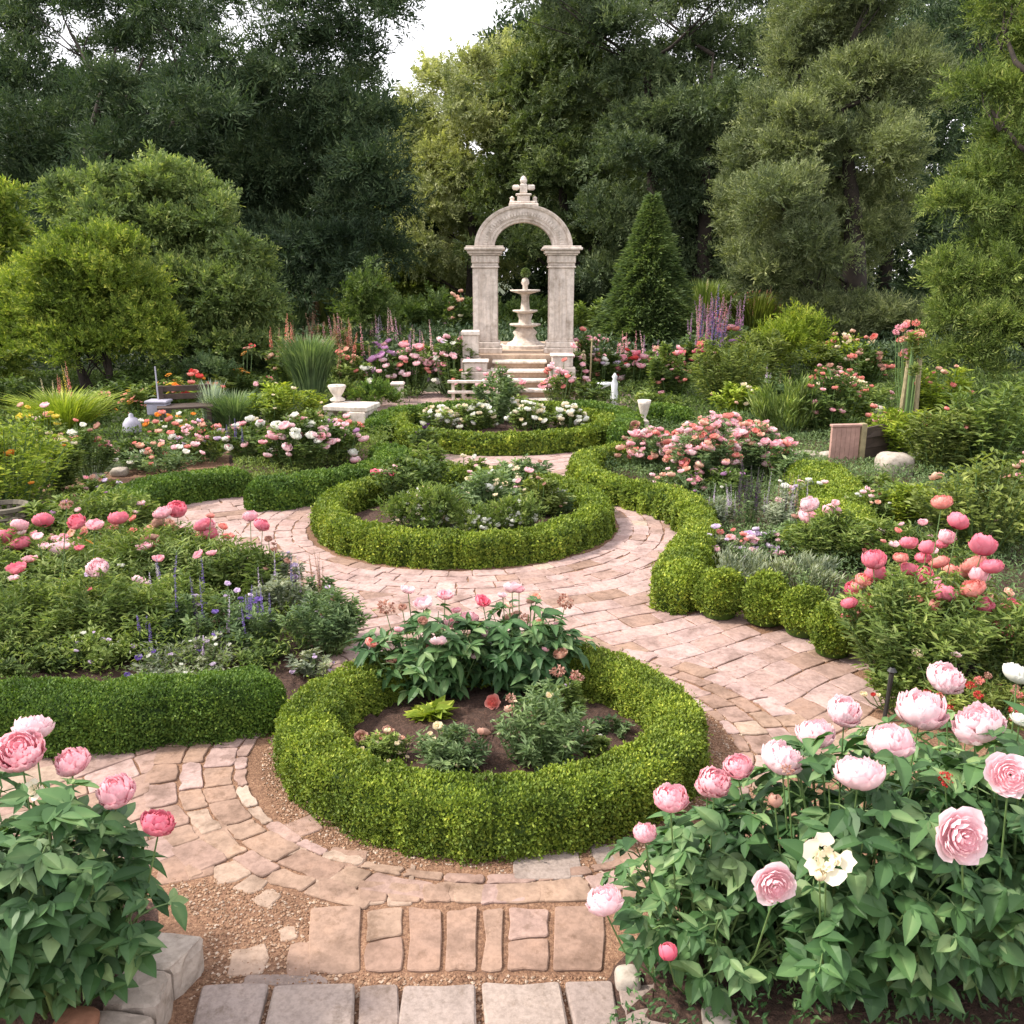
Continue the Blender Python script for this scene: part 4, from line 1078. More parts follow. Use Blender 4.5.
# stone bench (left of far ring)
c, s = frame_at(353, 436)
r = thing('stone_bench', 'pale stone slab bench beside the left of the farthest ring', 'bench', c, R(-12))
w = 34*s
m = MB(); m.box(-w*.75, w*.6, -.16, .36, .36, .43, .8, bev=.012); m.obj('seat', M['lime_stone'], r)
m = MB(); m.box(.05*w, w*.55, -.18, .3, .003, .359, .6, bev=.01); m.obj('leg', M['lime_stone'], r)
m = MB(); m.box(-w*.78, -w*.5, -.1, .4, .003, .359, .6, bev=.01); m.obj('leg', M['lime_stone'], r)
m = MB(); m.lathe([(.10, 0), (.11, .02), (.05, .06), (.09, .12), (.13, .2), (.12, .22), (.03, .21)], 14, (0, 0, 0), .7)
tag(m.obj('stone_urn', M['lime_stone'], smooth=True, loc=(c[0]-.25, c[1]+.32, .443)), 'little pale stone urn on the left end of the stone bench', 'urn')
def post_urn(label, px, py, hpx, wpx):
    c, s = frame_at(px, py); h = hpx*s; w = wpx*s/2
    r = thing('garden_urn', label, 'urn', c)
    m = MB(); m.box(-w*.7, w*.7, -w*.7, w*.7, 0, h*.45, .5, bev=.01); m.obj('pedestal', M['lime_stone'], r)
    m = MB(); m.lathe([(w*.5, h*.452), (w*.3, h*.52), (w*.55, h*.62), (w*.95, h*.9), (w*1.05, h), (w*.8, h*.98), (w*.4, h*.8)], 14, t=.8); m.obj('bowl', M['lime_stone'], r, smooth=True)
post_urn('weathered pale urn on a block, right of the farthest ring', 643, 436, 36, 13)
c, s = frame_at(398, 403); m = MB(); m.box(-.10, .10, -.10, .10, 0, .3, .7, bev=.02); m.box(-.12, .12, -.12, .12, .301, .36, .8, bev=.02)
tag(m.obj('stone_post', M['lime_stone'], loc=c), 'short pale stone post left of the steps at the hedge', 'post')
# white scoop ornament and slim blue grey figure
c, s = frame_at(598, 404); m = MB()
m.tube([(-.28, 0, .20), (-.1, 0, .27), (.1, 0, .33), (.28, 0, .36)], [.05, .09, .05, .012], 10); m.tube([(-.22, 0, 0), (-.2, 0, .2)], [.03, .03], 8)
tag(m.obj('white_ornament', M['whitepaint'], smooth=True, loc=c), 'white curved ornament like a heron among the flowers right of the steps', 'ornament')
c, s = frame_at(614, 405); m = MB(); m.lathe([(.09, 0), (.08, .1), (.05, .26), (.06, .36), (.03, .44), (.05, .48), (.01, .54)], 12)
tag(m.obj('garden_figure', M['whitepaint'], smooth=True, loc=c), 'slim pale figurine right of the white curved ornament', 'figurine')
# timber box with gate on the right
c, s = frame_at(842, 470)
r = thing('timber_planter', 'pink grey timber garden box with a dark sloping side, right of the receding hedge', 'planter', c, R(8))
m = MB(); W_ = .17
for i in range(6): m.box(-W_+i*.056, -W_+i*.056+.053, -.02, .02, 0, .50, .5, bev=.003)
m.obj('front_panel', M['pinkwood'], r)
m = MB(); m.box(-W_-.01, W_+.01, -.035, .035, .502, .53, .5, bev=.004); m.obj('cap', M['pinkwood'], r)
m = MB(); m.box(W_+.004, W_+.065, -.04, .04, 0, .535, .6, bev=.006); m.obj('post', M['cane'], r)
m = MB()
for i in range(4):
    z0_, z1_ = i*.12, i*.12+.115
    m.add([(W_+.066, .0, z0_), (.95-.0*i, .35, z0_), (.95-.12*i, .35-.04*i, z1_), (W_+.066, .0, z1_), (W_+.066, .03, z0_), (.95, .38, z0_), (.95-.12*i, .38-.04*i, z1_), (W_+.066, .03, z1_)], [[0, 1, 2, 3], [7, 6, 5, 4], [0, 4, 5, 1], [3, 2, 6, 7], [1, 5, 6, 2], [0, 3, 7, 4]])
m.obj('side_panel', M['darkwood'], r)
def rock(label, px, py, wpx, hpx, mat='rock', z0=0, dp=1.0, flat=.5, name='garden_rock', sq=.0, group=None, rot=0):
    c = G(px, py, z0); s = depth(c)/F; w, h = wpx*s/2, hpx*s
    n1, n2 = 14, 20
    th = np.linspace(-math.pi/2, math.pi/2, n1)[:, None]; ph = np.linspace(0, 2*math.pi, n2, endpoint=False)[None]
    e = .55
    f = lambda v: np.sign(v)*np.abs(v)**e
    V = np.stack([f(np.cos(th))*f(np.cos(ph))*w, f(np.cos(th))*f(np.sin(ph))*w*dp, (f(np.sin(th))+0*ph)*h*.5+h*.46], -1).reshape(-1, 3)
    V = V + nrm(V)*(.07*w*wob(V/w, 2.5, int(px+py))+.03*w*wob(V/w, 7, int(px)))[:, None]
    i, j = np.meshgrid(np.arange(n1-1), np.arange(n2), indexing='ij'); i = i.ravel(); j = j.ravel()
    m = MB(); m.add(V, [np.c_[i*n2+j, i*n2+(j+1) % n2, (i+1)*n2+(j+1) % n2, (i+1)*n2+j]], .3+.5*rng.random())
    o = m.obj(name, M[mat], smooth=True, loc=c); o.rotation_euler.z = rot
    return tag(o, label, 'rock', group)
rock('large flat topped pale boulder right of the timber box', 893, 478, 34, 26, dp=.9)
rock('flat pale slab rock behind the large boulder by the timber box', 915, 465, 30, 12, dp=.8)
rock('low pale rock left of the timber box, nearer the box', 828, 462, 18, 11)
rock('low pale rock left of the timber box, farther left', 808, 459, 24, 8)
rock('grey flat rock high among the shrubs below the vine trellis', 868, 420, 30, 16)
rock('small pale rock under the grey flat rock on the right slope', 878, 430, 26, 8)
rock('grey rock in the left flower patch, left one', 98, 482, 14, 10)
rock('pale grey rock in the left flower patch, right one', 120, 476, 16, 9)
rock('round pebble grey stone at the soil edge under the right peony bush', 627, 990, 26, 24, mat='rock')
rock('green tinged stone at the bottom edge below the right peony bush', 718, 1030, 34, 22, mat='rock')
rock('reddish rock at the bottom left corner by the raised bed', 76, 1034, 42, 20, mat='redrock', z0=.1)
# raised bed kerb blocks (bottom left)
def block(label, q, z0, z1, t):
    P = [G(x, y, z1)[:2] for x, y in q]
    c = np.mean(P, 0); m = MB()
    n = 5
    top = np.array([p-c for p in P])
    lay = [(1.0, z0), (1.01, z0+.03), (1.01, z1-.03), (.985, z1-.008), (.95, z1)]
    per = []
    for i in range(4):
        for u in np.linspace(0, 1, n, endpoint=False): per.append(top[i]*(1-u)+top[(i+1) % 4]*u)
    per = np.array(per); k = len(per)
    # round the corners
    per = (np.roll(per, 1, 0)*.8+per*3+np.roll(per, -1, 0)*.8)/4.6
    V = []
    for sc, z in lay:
        rr = per*sc; V.append(np.c_[rr+rng.normal(size=(k, 2))*.003, np.full(k, z)+rng.normal(size=k)*.002])
    V.append(np.c_[per*.85, np.full(k, z1+.003)+rng.normal(size=k)*.003]); V = np.vstack(V+[[[0, 0, z1+.004]]])
    i = np.arange(k); j = (i+1) % k; fs = []
    for a in range(len(lay)): fs.append(np.c_[a*k+i, a*k+j, (a+1)*k+j, (a+1)*k+i])
    fs.append(np.c_[len(lay)*k+i, len(lay)*k+j, np.full(k, (len(lay)+1)*k)])
    m.add(V, fs, t)
    tag(m.obj('kerb_block', M['block'], loc=(c[0], c[1], 0)), label, 'stone block', 'weathered blocks edging the raised bed')
block('weathered block edging the left raised bed, farthest of the row', [(128, 962), (172, 968), (204, 936), (160, 930)], 0, .13, .8)
block('largest weathered block edging the left raised bed, second from the far end', [(100, 1004), (156, 1010), (172, 972), (124, 966)], 0, .12, .5)
block('weathered block edging the left raised bed, cut by the bottom edge', [(76, 1056), (144, 1062), (156, 1016), (98, 1008)], 0, .11, .35)
# left side pieces
c, s = frame_at(134, 444)
r = thing('garden_lantern', 'domed blue grey garden lantern on a dark post at left', 'lantern', c)
m = MB(); m.tube([(0, 0, 0), (0, 0, .17)], [.03, .025], 8); m.obj('post', M['iron'], r)
m = MB(); m.lathe([(.12, .17), (.12, .19), (.11, .28), (.07, .34), (.03, .36), (.03, .39), (.01, .41)], 16); m.obj('shade', M['greypaint'], r, smooth=True)
c, s = frame_at(162, 436)
r = thing('hanging_box', 'small lavender grey box on a thin rod, right of the domed lantern', 'lantern', c)
m = MB(); m.tube([(0, 0, 0), (0, 0, .95)], [.012, .01], 6); m.obj('rod', M['greypaint'], r)
m = MB(); m.box(-.13, .13, -.1, .1, .30, .46, .5, bev=.015); m.box(-.15, .15, -.12, .12, .461, .50, .5, bev=.01); m.obj('box', M['greypaint'], r)
def bench(label, px, py, wpx, rz, mat):
    c, s = frame_at(px, py); w = wpx*s
    r = thing('garden_bench', label, 'bench', c, rz)
    m = MB()
    for i in range(4): m.box(-w/2, w/2, -.2+i*.105, -.2+i*.105+.09, .40, .43, .5, bev=.005)
    m.obj('seat', M[mat], r)
    m = MB()
    for i in range(2): m.box(-w/2, w/2, .232, .26, .48+i*.11, .48+i*.11+.08, .5, bev=.005)
    m.obj('backrest', M[mat], r)
    for sx in (-1, 1):
        for yy, hh in ((-.18, .399), (.2, .68)):
            m = MB(); x = sx*(w/2-.06); m.box(x-.03, x+.03, yy-.03, yy+.03, 0, hh, .5, bev=.004); m.obj('leg', M[mat], r)
bench('dark brown slatted bench at left, right of the hanging box', 188, 436, 52, R(20), 'darkwood')
c, s = frame_at(8, 545)
r = thing('wicker_basket', 'dark wicker basket planter at the left edge above the peonies', 'basket', c)
m = MB()
for i in range(14):
    a0 = 2*math.pi*i/14; m.tube([(math.cos(a0)*.14, math.sin(a0)*.14, 0), (math.cos(a0)*.18, math.sin(a0)*.18, .30)], [.022, .022], 5)
for z in (.04, .14, .24): m.lathe([(.15+z*.12, z), (.175+z*.12, z+.015), (.15+z*.12, z+.03)], 20)
m.obj('basket_body', M['wicker'], r)
m = MB(); m.lathe([(.18, .301), (.2, .31), (.2, .34), (.17, .345), (.16, .31)], 20); m.obj('rim', M['wicker'], r)
# cane trellis on the right slope
c, s = frame_at(906, 432); c2, _ = frame_at(906, 432)
r = thing('cane_trellis', 'slim pale cane trellis under pink vine leaves at right', 'trellis', c)
for i in range(4):
    a0 = i*1.57+.4; m = MB(); m.tube([(math.cos(a0)*.14, math.sin(a0)*.14, 0), (math.cos(a0)*.10, math.sin(a0)*.10, 1.02)], [.035, .03], 8); m.obj('cane', M['cane'], r)
for i, (px, h) in enumerate(((560, .95), (567, .8), (575, 1.0))):
    c, s = frame_at(px+14, 398); m = MB(); m.tube([(0, 0, 0), (.03, 0, h)], [.018, .014], 6); m.lathe([(.01, 0), (.03, .02), (.01, .05)], 8, (.03, 0, h))
    tag(m.obj('garden_stake', M['cane'], loc=(c[0], c[1], 0)), ['cane stake nearest the right pier of the arch', 'shorter cane stake, middle of the three right of the arch', 'tallest cane stake of the three right of the arch'][i], 'stake', 'cane stakes right of the arch')
# dark post by the coral peonies
c, s = frame_at(884, 722); m = MB(); m.tube([(0, 0, 0), (.005, 0, .14), (.01, 0, .27)], [.011, .010, .013], 8); m.lathe([(.01, 0), (.025, .01), (.01, .03)], 8, (.01, 0, .27))
tag(m.obj('black_post', M['iron'], loc=c), 'short black post at the path edge below the coral peonies', 'post')
# ================================================================= planting
P_ = plant
PB = 'rose and peony bushes in the beds'
# ---- foreground right peonies
P_('peony_bush', 'foreground pink peony bush at right, nearest the path, with a low bud', 'peony', 705, 975, 200, 150, 'peony', 'peony', top=1,
   blooms=[(671, 796, 38, 'pink', 'peony', 2.65), (645, 831, 25, 'pink', 'peony', 2.7), (604, 898, 39, 'pale', 'peony', 2.6), (668, 951, 21, 'hot', 'bud', 2.55), (775, 887, 42, 'pale', 'open', 2.45), (715, 781, 34, 'pink', 'peony', 2.75), (708, 786, 26, 'pink', 'peony', 2.85)], kw=dict(nst=46, pet=6, L=.075, Wl=.54, petl=.06))
P_('peony_bush', 'biggest foreground pink peony bush, middle of the right corner, with a blown cream flower', 'peony', 845, 985, 270, 225, 'peony', 'peony',
   blooms=[(738, 765, 31, 'pink', 'peony', 2.8), (783, 756, 42, 'pale', 'peony', 2.7), (815, 731, 38, 'pale', 'peony', 2.85), (845, 709, 39, 'pale', 'peony', 2.9), (890, 738, 48, 'pale', 'peony', 2.7), (859, 770, 48, 'pale', 'peony', 2.55), (827, 859, 46, 'cream', 'blown', 2.4), (775, 800, 16, 'faded', 'bud', 2.6), (788, 770, 14, 'faded', 'cluster', 2.6), (922, 706, 45, 'pale', 'peony', 2.85), (820, 875, 12, 'cream', 'bud', 2.4)], kw=dict(nst=66, pet=7, L=.085, Wl=.56, petl=.07))
P_('peony_bush', 'foreground pink peony bush cut by the right edge, with two open rosette flowers', 'peony', 1010, 985, 250, 245, 'peony', 'peony',
   blooms=[(964, 838, 54, 'pale', 'open', 2.35), (1010, 775, 50, 'pale', 'open', 2.45), (977, 722, 48, 'pale', 'peony', 2.75), (947, 677, 38, 'pale', 'peony', 3.0), (946, 779, 18, 'red', 'cluster', 2.6), (1020, 718, 22, 'white', 'small', 2.8), (1018, 672, 30, 'white', 'peony', 3.0)], kw=dict(nst=62, pet=7, L=.088, Wl=.56, petl=.07))
P_('peony_bush', 'leafy flowerless peony clump filling the right edge behind the foreground peonies', 'peony', 950, 870, 260, 130, 'peony', 'peony', kw=dict(nst=36, pet=6, L=.09))
# ---- foreground left peonies
P_('peony_bush', 'foreground pink peony bush in the raised bed at bottom left', 'peony', 62, 1000, 190, 200, 'peony', 'peony', z0=.10,
   blooms=[(20, 750, 50, 'pink', 'peony', 2.6), (33, 725, 40, 'pale', 'peony', 2.7), (71, 760, 34, 'pink', 'peony', 2.65), (115, 789, 36, 'pink', 'peony', 2.6), (158, 821, 34, 'hot', 'peony', 2.6), (32, 790, 20, 'cream', 'blown', 2.6)], kw=dict(nst=50, pet=7, L=.085, Wl=.54, petl=.07))
P_('peony_bush', 'flowerless peony clump at the left edge behind the bottom left peonies', 'peony', -40, 960, 190, 190, 'peony', 'peony', z0=.1, kw=dict(nst=30, pet=6, L=.10))
# ---- first ring
P_('peony_bush', 'broad leaved peony at left in the back of the nearest oval bed', 'peony', 432, 702, 128, 88, 'peony', 'peony', dd=.5,
   blooms=[(408, 588, 18, 'pale', 'small'), (445, 593, 19, 'pink', 'small'), (423, 601, 24, 'pale', 'small'), (386, 607, 20, 'faded', 'cluster'), (435, 646, 21, 'coral', 'flat'), (429, 638, 12, 'pink', 'small'), (451, 636, 12, 'coral', 'small'), (456, 609, 13, 'pink', 'small'), (469, 617, 20, 'pink', 'peony')], nb=8, cols=('pink', 'pale', 'faded', 'coral'), bpx=14, rise=14, kw=dict(nst=30, pet=6, L=.095, petl=.06))
P_('peony_bush', 'broad leaved peony at right in the back of the nearest oval bed', 'peony', 520, 698, 116, 88, 'peony', 'peony', dd=.5,
   blooms=[(483, 600, 19, 'hot', 'small'), (512, 585, 20, 'pale', 'small'), (519, 588, 15, 'pink', 'small'), (536, 596, 13, 'peach', 'small'), (565, 601, 18, 'faded', 'cluster'), (525, 619, 12, 'faded', 'cluster'), (507, 638, 12, 'cream', 'cluster'), (500, 633, 9, 'peach', 'small'), (556, 610, 9, 'peach', 'flat')], nb=8, cols=('pale', 'pink', 'peach', 'faded'), bpx=13, rise=14, kw=dict(nst=28, pet=6, L=.095, petl=.06))
P_('flower_clump', 'low bushy plant with tiny cream flowers at the front left of the nearest oval bed', 'plant', 388, 768, 56, 34, 'fern', nb=16, cols=('cream', 'cream', 'peach'), bpx=6, leafpx=6, blooms=[(361, 736, 15, 'faded', 'small'), (389, 730, 13, 'faded', 'small')])
P_('flower_clump', 'soft green clump at the front middle of the nearest oval bed', 'plant', 452, 778, 80, 50, 'sage', nb=5, cols=('cream',), bpx=6, leafpx=8, Wd=.3, blooms=[(438, 725, 12, 'cream', 'small'), (458, 731, 12, 'coral', 'small'), (484, 731, 14, 'faded', 'small')])
P_('flower_clump', 'tall leafy clump at the front right of the nearest oval bed', 'plant', 543, 775, 92, 88, 'sage', nb=4, cols=('cream',), bpx=6, leafpx=9, Wd=.3, blooms=[(509, 707, 12, 'peach', 'small'), (533, 713, 12, 'peach', 'small'), (511, 698, 11, 'faded', 'cluster')], cover=3.2)
P_('flower_clump', 'upright plant with a pale pink flower on top in the nearest oval bed', 'plant', 566, 740, 34, 58, 'fern', blooms=[(568, 686, 13, 'lilac', 'small'), (558, 671, 16, 'faded', 'cluster'), (577, 676, 14, 'faded', 'cluster'), (572, 677, 7, 'hot', 'small')], leafpx=6, Wd=.3)
P_('flower_clump', 'small plant with one pink rose at the right rim of the nearest oval bed', 'plant', 590, 762, 36, 30, 'fern', nb=4, cols=('white',), bpx=4, blooms=[(588, 731, 16, 'pink', 'small')], leafpx=6)
P_('rose', 'single dusty coral rose standing alone on the soil of the nearest oval bed', 'flower', 492, 722, 10, 8, 'rose', blooms=[(492, 702, 18, 'coral', 'open')], leafpx=5)
P_('seedling', 'small plant with a broad yellow leaf on the soil of the nearest oval bed', 'plant', 431, 730, 22, 22, 'lime', leafpx=18, Wd=.5, cover=2, kw=dict(nst=6))
P_('groundcover', 'low tuft against the inner right side of the nearest oval hedge', 'plant', 612, 742, 40, 22, 'sage', leafpx=6)
# ---- second ring
P_('shrub', 'taller bushy shrub at the back left of the middle ring bed', 'shrub', 415, 512, 80, 52, 'rose', nb=0, leafpx=6, blooms=[(377, 471, 14, 'hot', 'small'), (385, 471, 14, 'pink', 'small'), (396, 466, 11, 'pale', 'small'), (391, 473, 10, 'hot', 'small'), (427, 490, 12, 'pink', 'small')])
P_('shrub', 'spiky topped green plant rising from the back of the middle ring bed', 'shrub', 430, 492, 36, 46, 'fern', leafpx=8, Wd=.25, spikes=6, scol=('dark',), spx=(14, 1.0))
P_('flower_mound', 'white flowering round mound at the front left of the middle ring bed', 'plant', 422, 537, 62, 42, 'fern', fol='ball', nb=70, cols=('white', 'cream'), bpx=6, leafpx=5)
P_('flower_mound', 'low white mound at the front centre of the middle ring bed', 'plant', 475, 538, 46, 24, 'fern', fol='ball', nb=45, cols=('white',), bpx=6, leafpx=5)
P_('flower_mound', 'white flowering mound at the front right of the middle ring bed', 'plant', 517, 534, 38, 28, 'fern', fol='ball', nb=45, cols=('white',), bpx=6, leafpx=5)
P_('shrub', 'leafy light green shrub in the centre of the middle ring bed', 'shrub', 487, 522, 62, 46, 'sage', nb=8, cols=('white', 'cream'), bpx=6, leafpx=7, blooms=[(490, 486, 12, 'white', 'small')])
P_('shrub', 'dull olive shrub at the right of the middle ring bed', 'shrub', 540, 520, 54, 40, 'olive', nb=5, cols=('cream', 'faded'), bpx=5, leafpx=6)
P_('shrub', 'pale green shrub at the back right of the middle ring bed', 'shrub', 520, 496, 70, 34, 'sage', nb=6, cols=('faded', 'cream'), bpx=5)
P_('shrub', 'low golden green shrub at the back centre of the middle ring bed', 'shrub', 470, 490, 60, 28, 'olive', leafpx=6)
P_('flower_clump', 'small dusty plant with white specks at the right rim of the middle ring bed', 'plant', 560, 518, 30, 26, 'sage', nb=10, cols=('lilac', 'white', 'faded'), bpx=5)
P_('shrub', 'dark leaved little bush standing in the path gap before the farthest ring', 'shrub', 424, 458, 30, 30, 'rose', leafpx=6, nb=3, cols=('dark',), bpx=5)
# ---- third ring
for i, (x, y, w, h, l) in enumerate([(440, 434, 40, 24, 'white and cream rose bush at the left of the farthest ring bed'), (474, 434, 44, 30, 'white rose bush left of centre in the farthest ring bed'), (530, 434, 44, 28, 'white rose bush right of centre in the farthest ring bed'), (568, 432, 36, 24, 'white rose bush at the right of the farthest ring bed'), (505, 424, 60, 26, 'white rose bush at the back of the farthest ring bed')]):
    P_('rose_bush', l, 'rose bush', x, y, w, h, 'fern', nb=26, cols=('white', 'white', 'cream'), bpx=7, leafpx=5, group='white roses in the farthest ring')
P_('shrub', 'grey green airy plant rising in the middle of the farthest ring bed', 'shrub', 497, 428, 40, 56, 'sage', leafpx=5)
P_('rose_bush', 'small pale pink rose at the left rim of the farthest ring bed', 'rose bush', 432, 432, 18, 24, 'fern', nb=7, cols=('pale', 'cream'), bpx=8, leafpx=5)
# ---- left meadow of tall peonies
LM = 'tall pink peonies in the left meadow'
def tall(label, x, y, w, h, bl, **k): return P_('peony_bush', label, 'peony', x, y, w, h, k.pop('mat', 'fern'), blooms=bl, leafpx=k.pop('leafpx', 8), Wd=.26, group=LM, **k)
tall('tall peony clump with deep pink heads at the left edge of the meadow', 15, 610, 110, 70, [(6, 535, 23, 'hot', 'peony'), (20, 542, 21, 'hot', 'peony'), (20, 524, 18, 'pink', 'peony'), (43, 519, 20, 'hot', 'peony')])
tall('tall peony with one large pale pink head, left part of meadow', 62, 615, 100, 66, [(59, 547, 26, 'pale', 'peony'), (76, 521, 19, 'hot', 'peony'), (82, 534, 14, 'coral', 'flat'), (90, 541, 10, 'orange', 'flat')])
tall('tall peony with a lone white and pink head on a thick stem in the meadow', 100, 650, 90, 74, [(97, 567, 25, 'pale', 'peony'), (108, 634, 12, 'coral', 'small'), (45, 651, 11, 'orange', 'small'), (20, 641, 10, 'white', 'small')])
tall('tall peony clump with coral pink heads in the middle of the meadow', 140, 600, 110, 62, [(118, 517, 19, 'hot', 'peony'), (150, 541, 19, 'coral', 'peony'), (123, 553, 12, 'coral', 'flat'), (123, 560, 9, 'peach', 'flat')])
tall('tall peony with paired bright heads near the narrow path', 172, 585, 90, 56, [(162, 512, 18, 'pink', 'peony'), (177, 508, 21, 'hot', 'peony'), (158, 521, 16, 'faded', 'peony'), (191, 555, 18, 'pale', 'peony')])
tall('tall peony with two bright heads over the path at the right of the meadow', 215, 600, 90, 60, [(203, 524, 19, 'hot', 'peony'), (209, 532, 18, 'hot', 'peony'), (223, 551, 16, 'coral', 'flat'), (190, 557, 12, 'pink', 'small')])
tall('tall peony nearest the middle ring, two pink heads on bare stems', 248, 605, 70, 56, [(250, 515, 16, 'pink', 'peony'), (262, 524, 18, 'hot', 'peony')])
tall('ferny clump with a small coral flower in the centre of the meadow', 165, 650, 100, 70, [(161, 596, 16, 'coral', 'small'), (227, 630, 10, 'coral', 'small')])
tall('flowerless ferny clump at the left edge of the meadow front', 20, 660, 120, 72, [(66, 504, 13, 'faded', 'cluster'), (190, 600, 8, 'lilac', 'flat')])
tall('ferny clump filling the left edge behind the deep pink heads', -50, 600, 150, 80, [(-20, 530, 22, 'hot', 'peony')])
LB = 'blue and violet spikes in the left bed'
def spk(label, x, y, w, h, n, col, spx, mat='sage', **k): return P_('flower_spikes', label, 'plant', x, y, w, h, mat, spikes=n, scol=col, spx=spx, leafpx=6, group=LB, **k)
spk('deep blue flower spikes behind the front left hedge, middle of the row', 150, 668, 36, 34, 4, ('purple',), (26, 1.4))
spk('thin violet spikes left of the leafy end of the front left hedge', 190, 662, 40, 60, 6, ('purple', 'dark'), (44, .9))
spk('dense violet blue spikes near the right end of the left bed', 256, 660, 54, 50, 12, ('purple', 'purple', 'lilac'), (34, 1.1))
spk('hazy grey blue spikes at the path side of the left bed', 285, 625, 60, 46, 9, ('purple', 'dark', 'lilac'), (34, .8), mat='silver')
spk('silvery clump with pale blue specks behind the front left hedge', 215, 672, 50, 34, 5, ('lilac',), (14, 1.0), mat='silver')
spk('dark dried seed spikes leaning over the path beside the left bed', 318, 618, 40, 40, 9, ('faded', 'dark'), (34, .7))
P_('shrub', 'dense green shrub at the right tip of the left bed, touching the nearest oval hedge', 'shrub', 326, 655, 80, 60, 'sage', leafpx=7, Wd=.3)
P_('shrub', 'low silver leaved plant where the front left hedge ends', 'shrub', 312, 678, 44, 26, 'silver', leafpx=6, nb=6, cols=('lilac',), bpx=5)
P_('shrub', 'low dark green plant between the blue spikes and the left hedge end', 'shrub', 262, 672, 60, 30, 'rose', leafpx=6)
P_('flower_clump', 'white flecked low clump behind the left part of the front left hedge', 'plant', 95, 674, 90, 40, 'fern', leafpx=6, nb=10, cols=('white', 'lilac'), bpx=5)
P_('flower_clump', 'dark leaved low clump at far left behind the front left hedge', 'plant', 30, 678, 90, 36, 'rose', leafpx=6)
P_('shrub', 'soft green bush where the curved left hedge meets the meadow', 'shrub', 105, 545, 110, 50, 'fern', leafpx=7, Wd=.3, nb=6, cols=('pale', 'mauve'), bpx=7)
P_('shrub', 'soft green bush left of the wicker basket opening of the meadow', 'shrub', 55, 545, 60, 44, 'fern', leafpx=7)
# ---- far left shrubs
P_('shrub', 'big yellow green bush with an orange flower at the far left edge', 'shrub', 8, 520, 130, 108, 'lime', leafpx=7, Wd=.35, blooms=[(9, 452, 12, 'orange', 'small'), (33, 465, 8, 'orange', 'flat')], nb=5, cols=('yellow', 'orange'), bpx=6, cover=3)
P_('shrub', 'light green bush with peach blossom left of the flower patch', 'shrub', 62, 500, 60, 62, 'fern', leafpx=6, nb=10, cols=('peach', 'cream'), bpx=8)
P_('ornamental_grass', 'yellow green grassy tussock under the rounded tree', 'grass', 66, 436, 74, 40, 'lime', 'grass', kw=dict(lean=.9))
P_('foxgloves', 'cream and red foxglove spikes behind the grassy tussock', 'plant', 66, 420, 60, 24, 'fern', spikes=8, scol=('cream', 'coral', 'peach', 'yellow'), spx=(32, .9), leafpx=5)
P_('lilies', 'orange red lilies left of the rounded tree stems', 'flower', 102, 424, 24, 30, 'fern', nb=6, cols=('coral', 'orange'), bpx=8, shape='flat', leafpx=5)
P_('lilies', 'orange lilies behind the domed lantern', 'flower', 138, 424, 30, 34, 'fern', nb=8, cols=('coral', 'orange'), bpx=8, shape='flat', leafpx=5)
P_('lilies', 'orange lilies above the hanging box', 'flower', 172, 412, 36, 32, 'fern', nb=9, cols=('orange', 'orange', 'yellow'), bpx=8, shape='flat', leafpx=5)
P_('flower_patch', 'dark stemmed patch with dusty pink flowers left of the domed lantern', 'plant', 90, 482, 56, 52, 'rose', nb=12, cols=('coral', 'pink', 'faded', 'white'), bpx=9, leafpx=5, cover=2.5)
P_('flower_patch', 'red flowered patch below the domed lantern', 'plant', 134, 468, 40, 26, 'rose', nb=7, cols=('coral', 'pink'), bpx=8, leafpx=5)
P_('flower_patch', 'low pink flecked green clump beside the grey rocks at left', 'plant', 100, 505, 50, 26, 'fern', nb=10, cols=('pink', 'lilac', 'faded'), bpx=6, leafpx=5)
P_('groundcover', 'patch of low green ground cover behind the curved left hedge', 'plant', 180, 455, 70, 18, 'sage', nb=8, cols=('peach', 'pale'), bpx=5, leafpx=5)
P_('shrub', 'dark green filler shrub under the rounded tree', 'shrub', 120, 412, 90, 26, 'rose', leafpx=6)
P_('shrub', 'dark shrub at the far left behind the yellow green bush', 'shrub', 10, 420, 60, 40, 'rose', leafpx=6)
P_('shrub', 'dark green filler shrub behind the benches', 'shrub', 160, 400, 100, 30, 'rose', leafpx=6)
P_('shrub', 'olive shrub between the lilies and the dark bench', 'shrub', 205, 402, 50, 24, 'olive', leafpx=6)
P_('shrub', 'clipped sage green dome behind the white bladed grass', 'shrub', 208, 398, 54, 32, 'sage', fol='ball', leafpx=4)
P_('ornamental_grass', 'stiff blue white bladed plant like a fan, left of the green tussock', 'grass', 214, 432, 34, 46, 'bluegrass', 'grass', kw=dict(lean=.35), cover=1.2)
P_('ornamental_grass', 'green tussock grass right of the blue white bladed plant', 'grass', 236, 434, 50, 38, 'sage', 'grass', kw=dict(lean=.8))
P_('lilies', 'bright orange lilies behind the green tussock grass', 'flower', 242, 398, 30, 28, 'rose', leafpx=5, blooms=[(239, 369, 11, 'orange', 'flat'), (245, 371, 10, 'orange', 'flat'), (247, 347, 10, 'coral', 'flat'), (252, 345, 8, 'red', 'flat'), (243, 353, 8, 'orange', 'flat')])
P_('rose_bush', 'rose with one crimson bloom right of the orange lilies', 'rose bush', 266, 406, 26, 26, 'rose', blooms=[(268, 378, 11, 'hot', 'small')], nb=3, cols=('pale',), bpx=5, leafpx=5)
P_('ornamental_grass', 'tall grey green grass clump in the middle of the left border', 'grass', 311, 402, 50, 60, 'sage', 'grass', kw=dict(lean=.7))
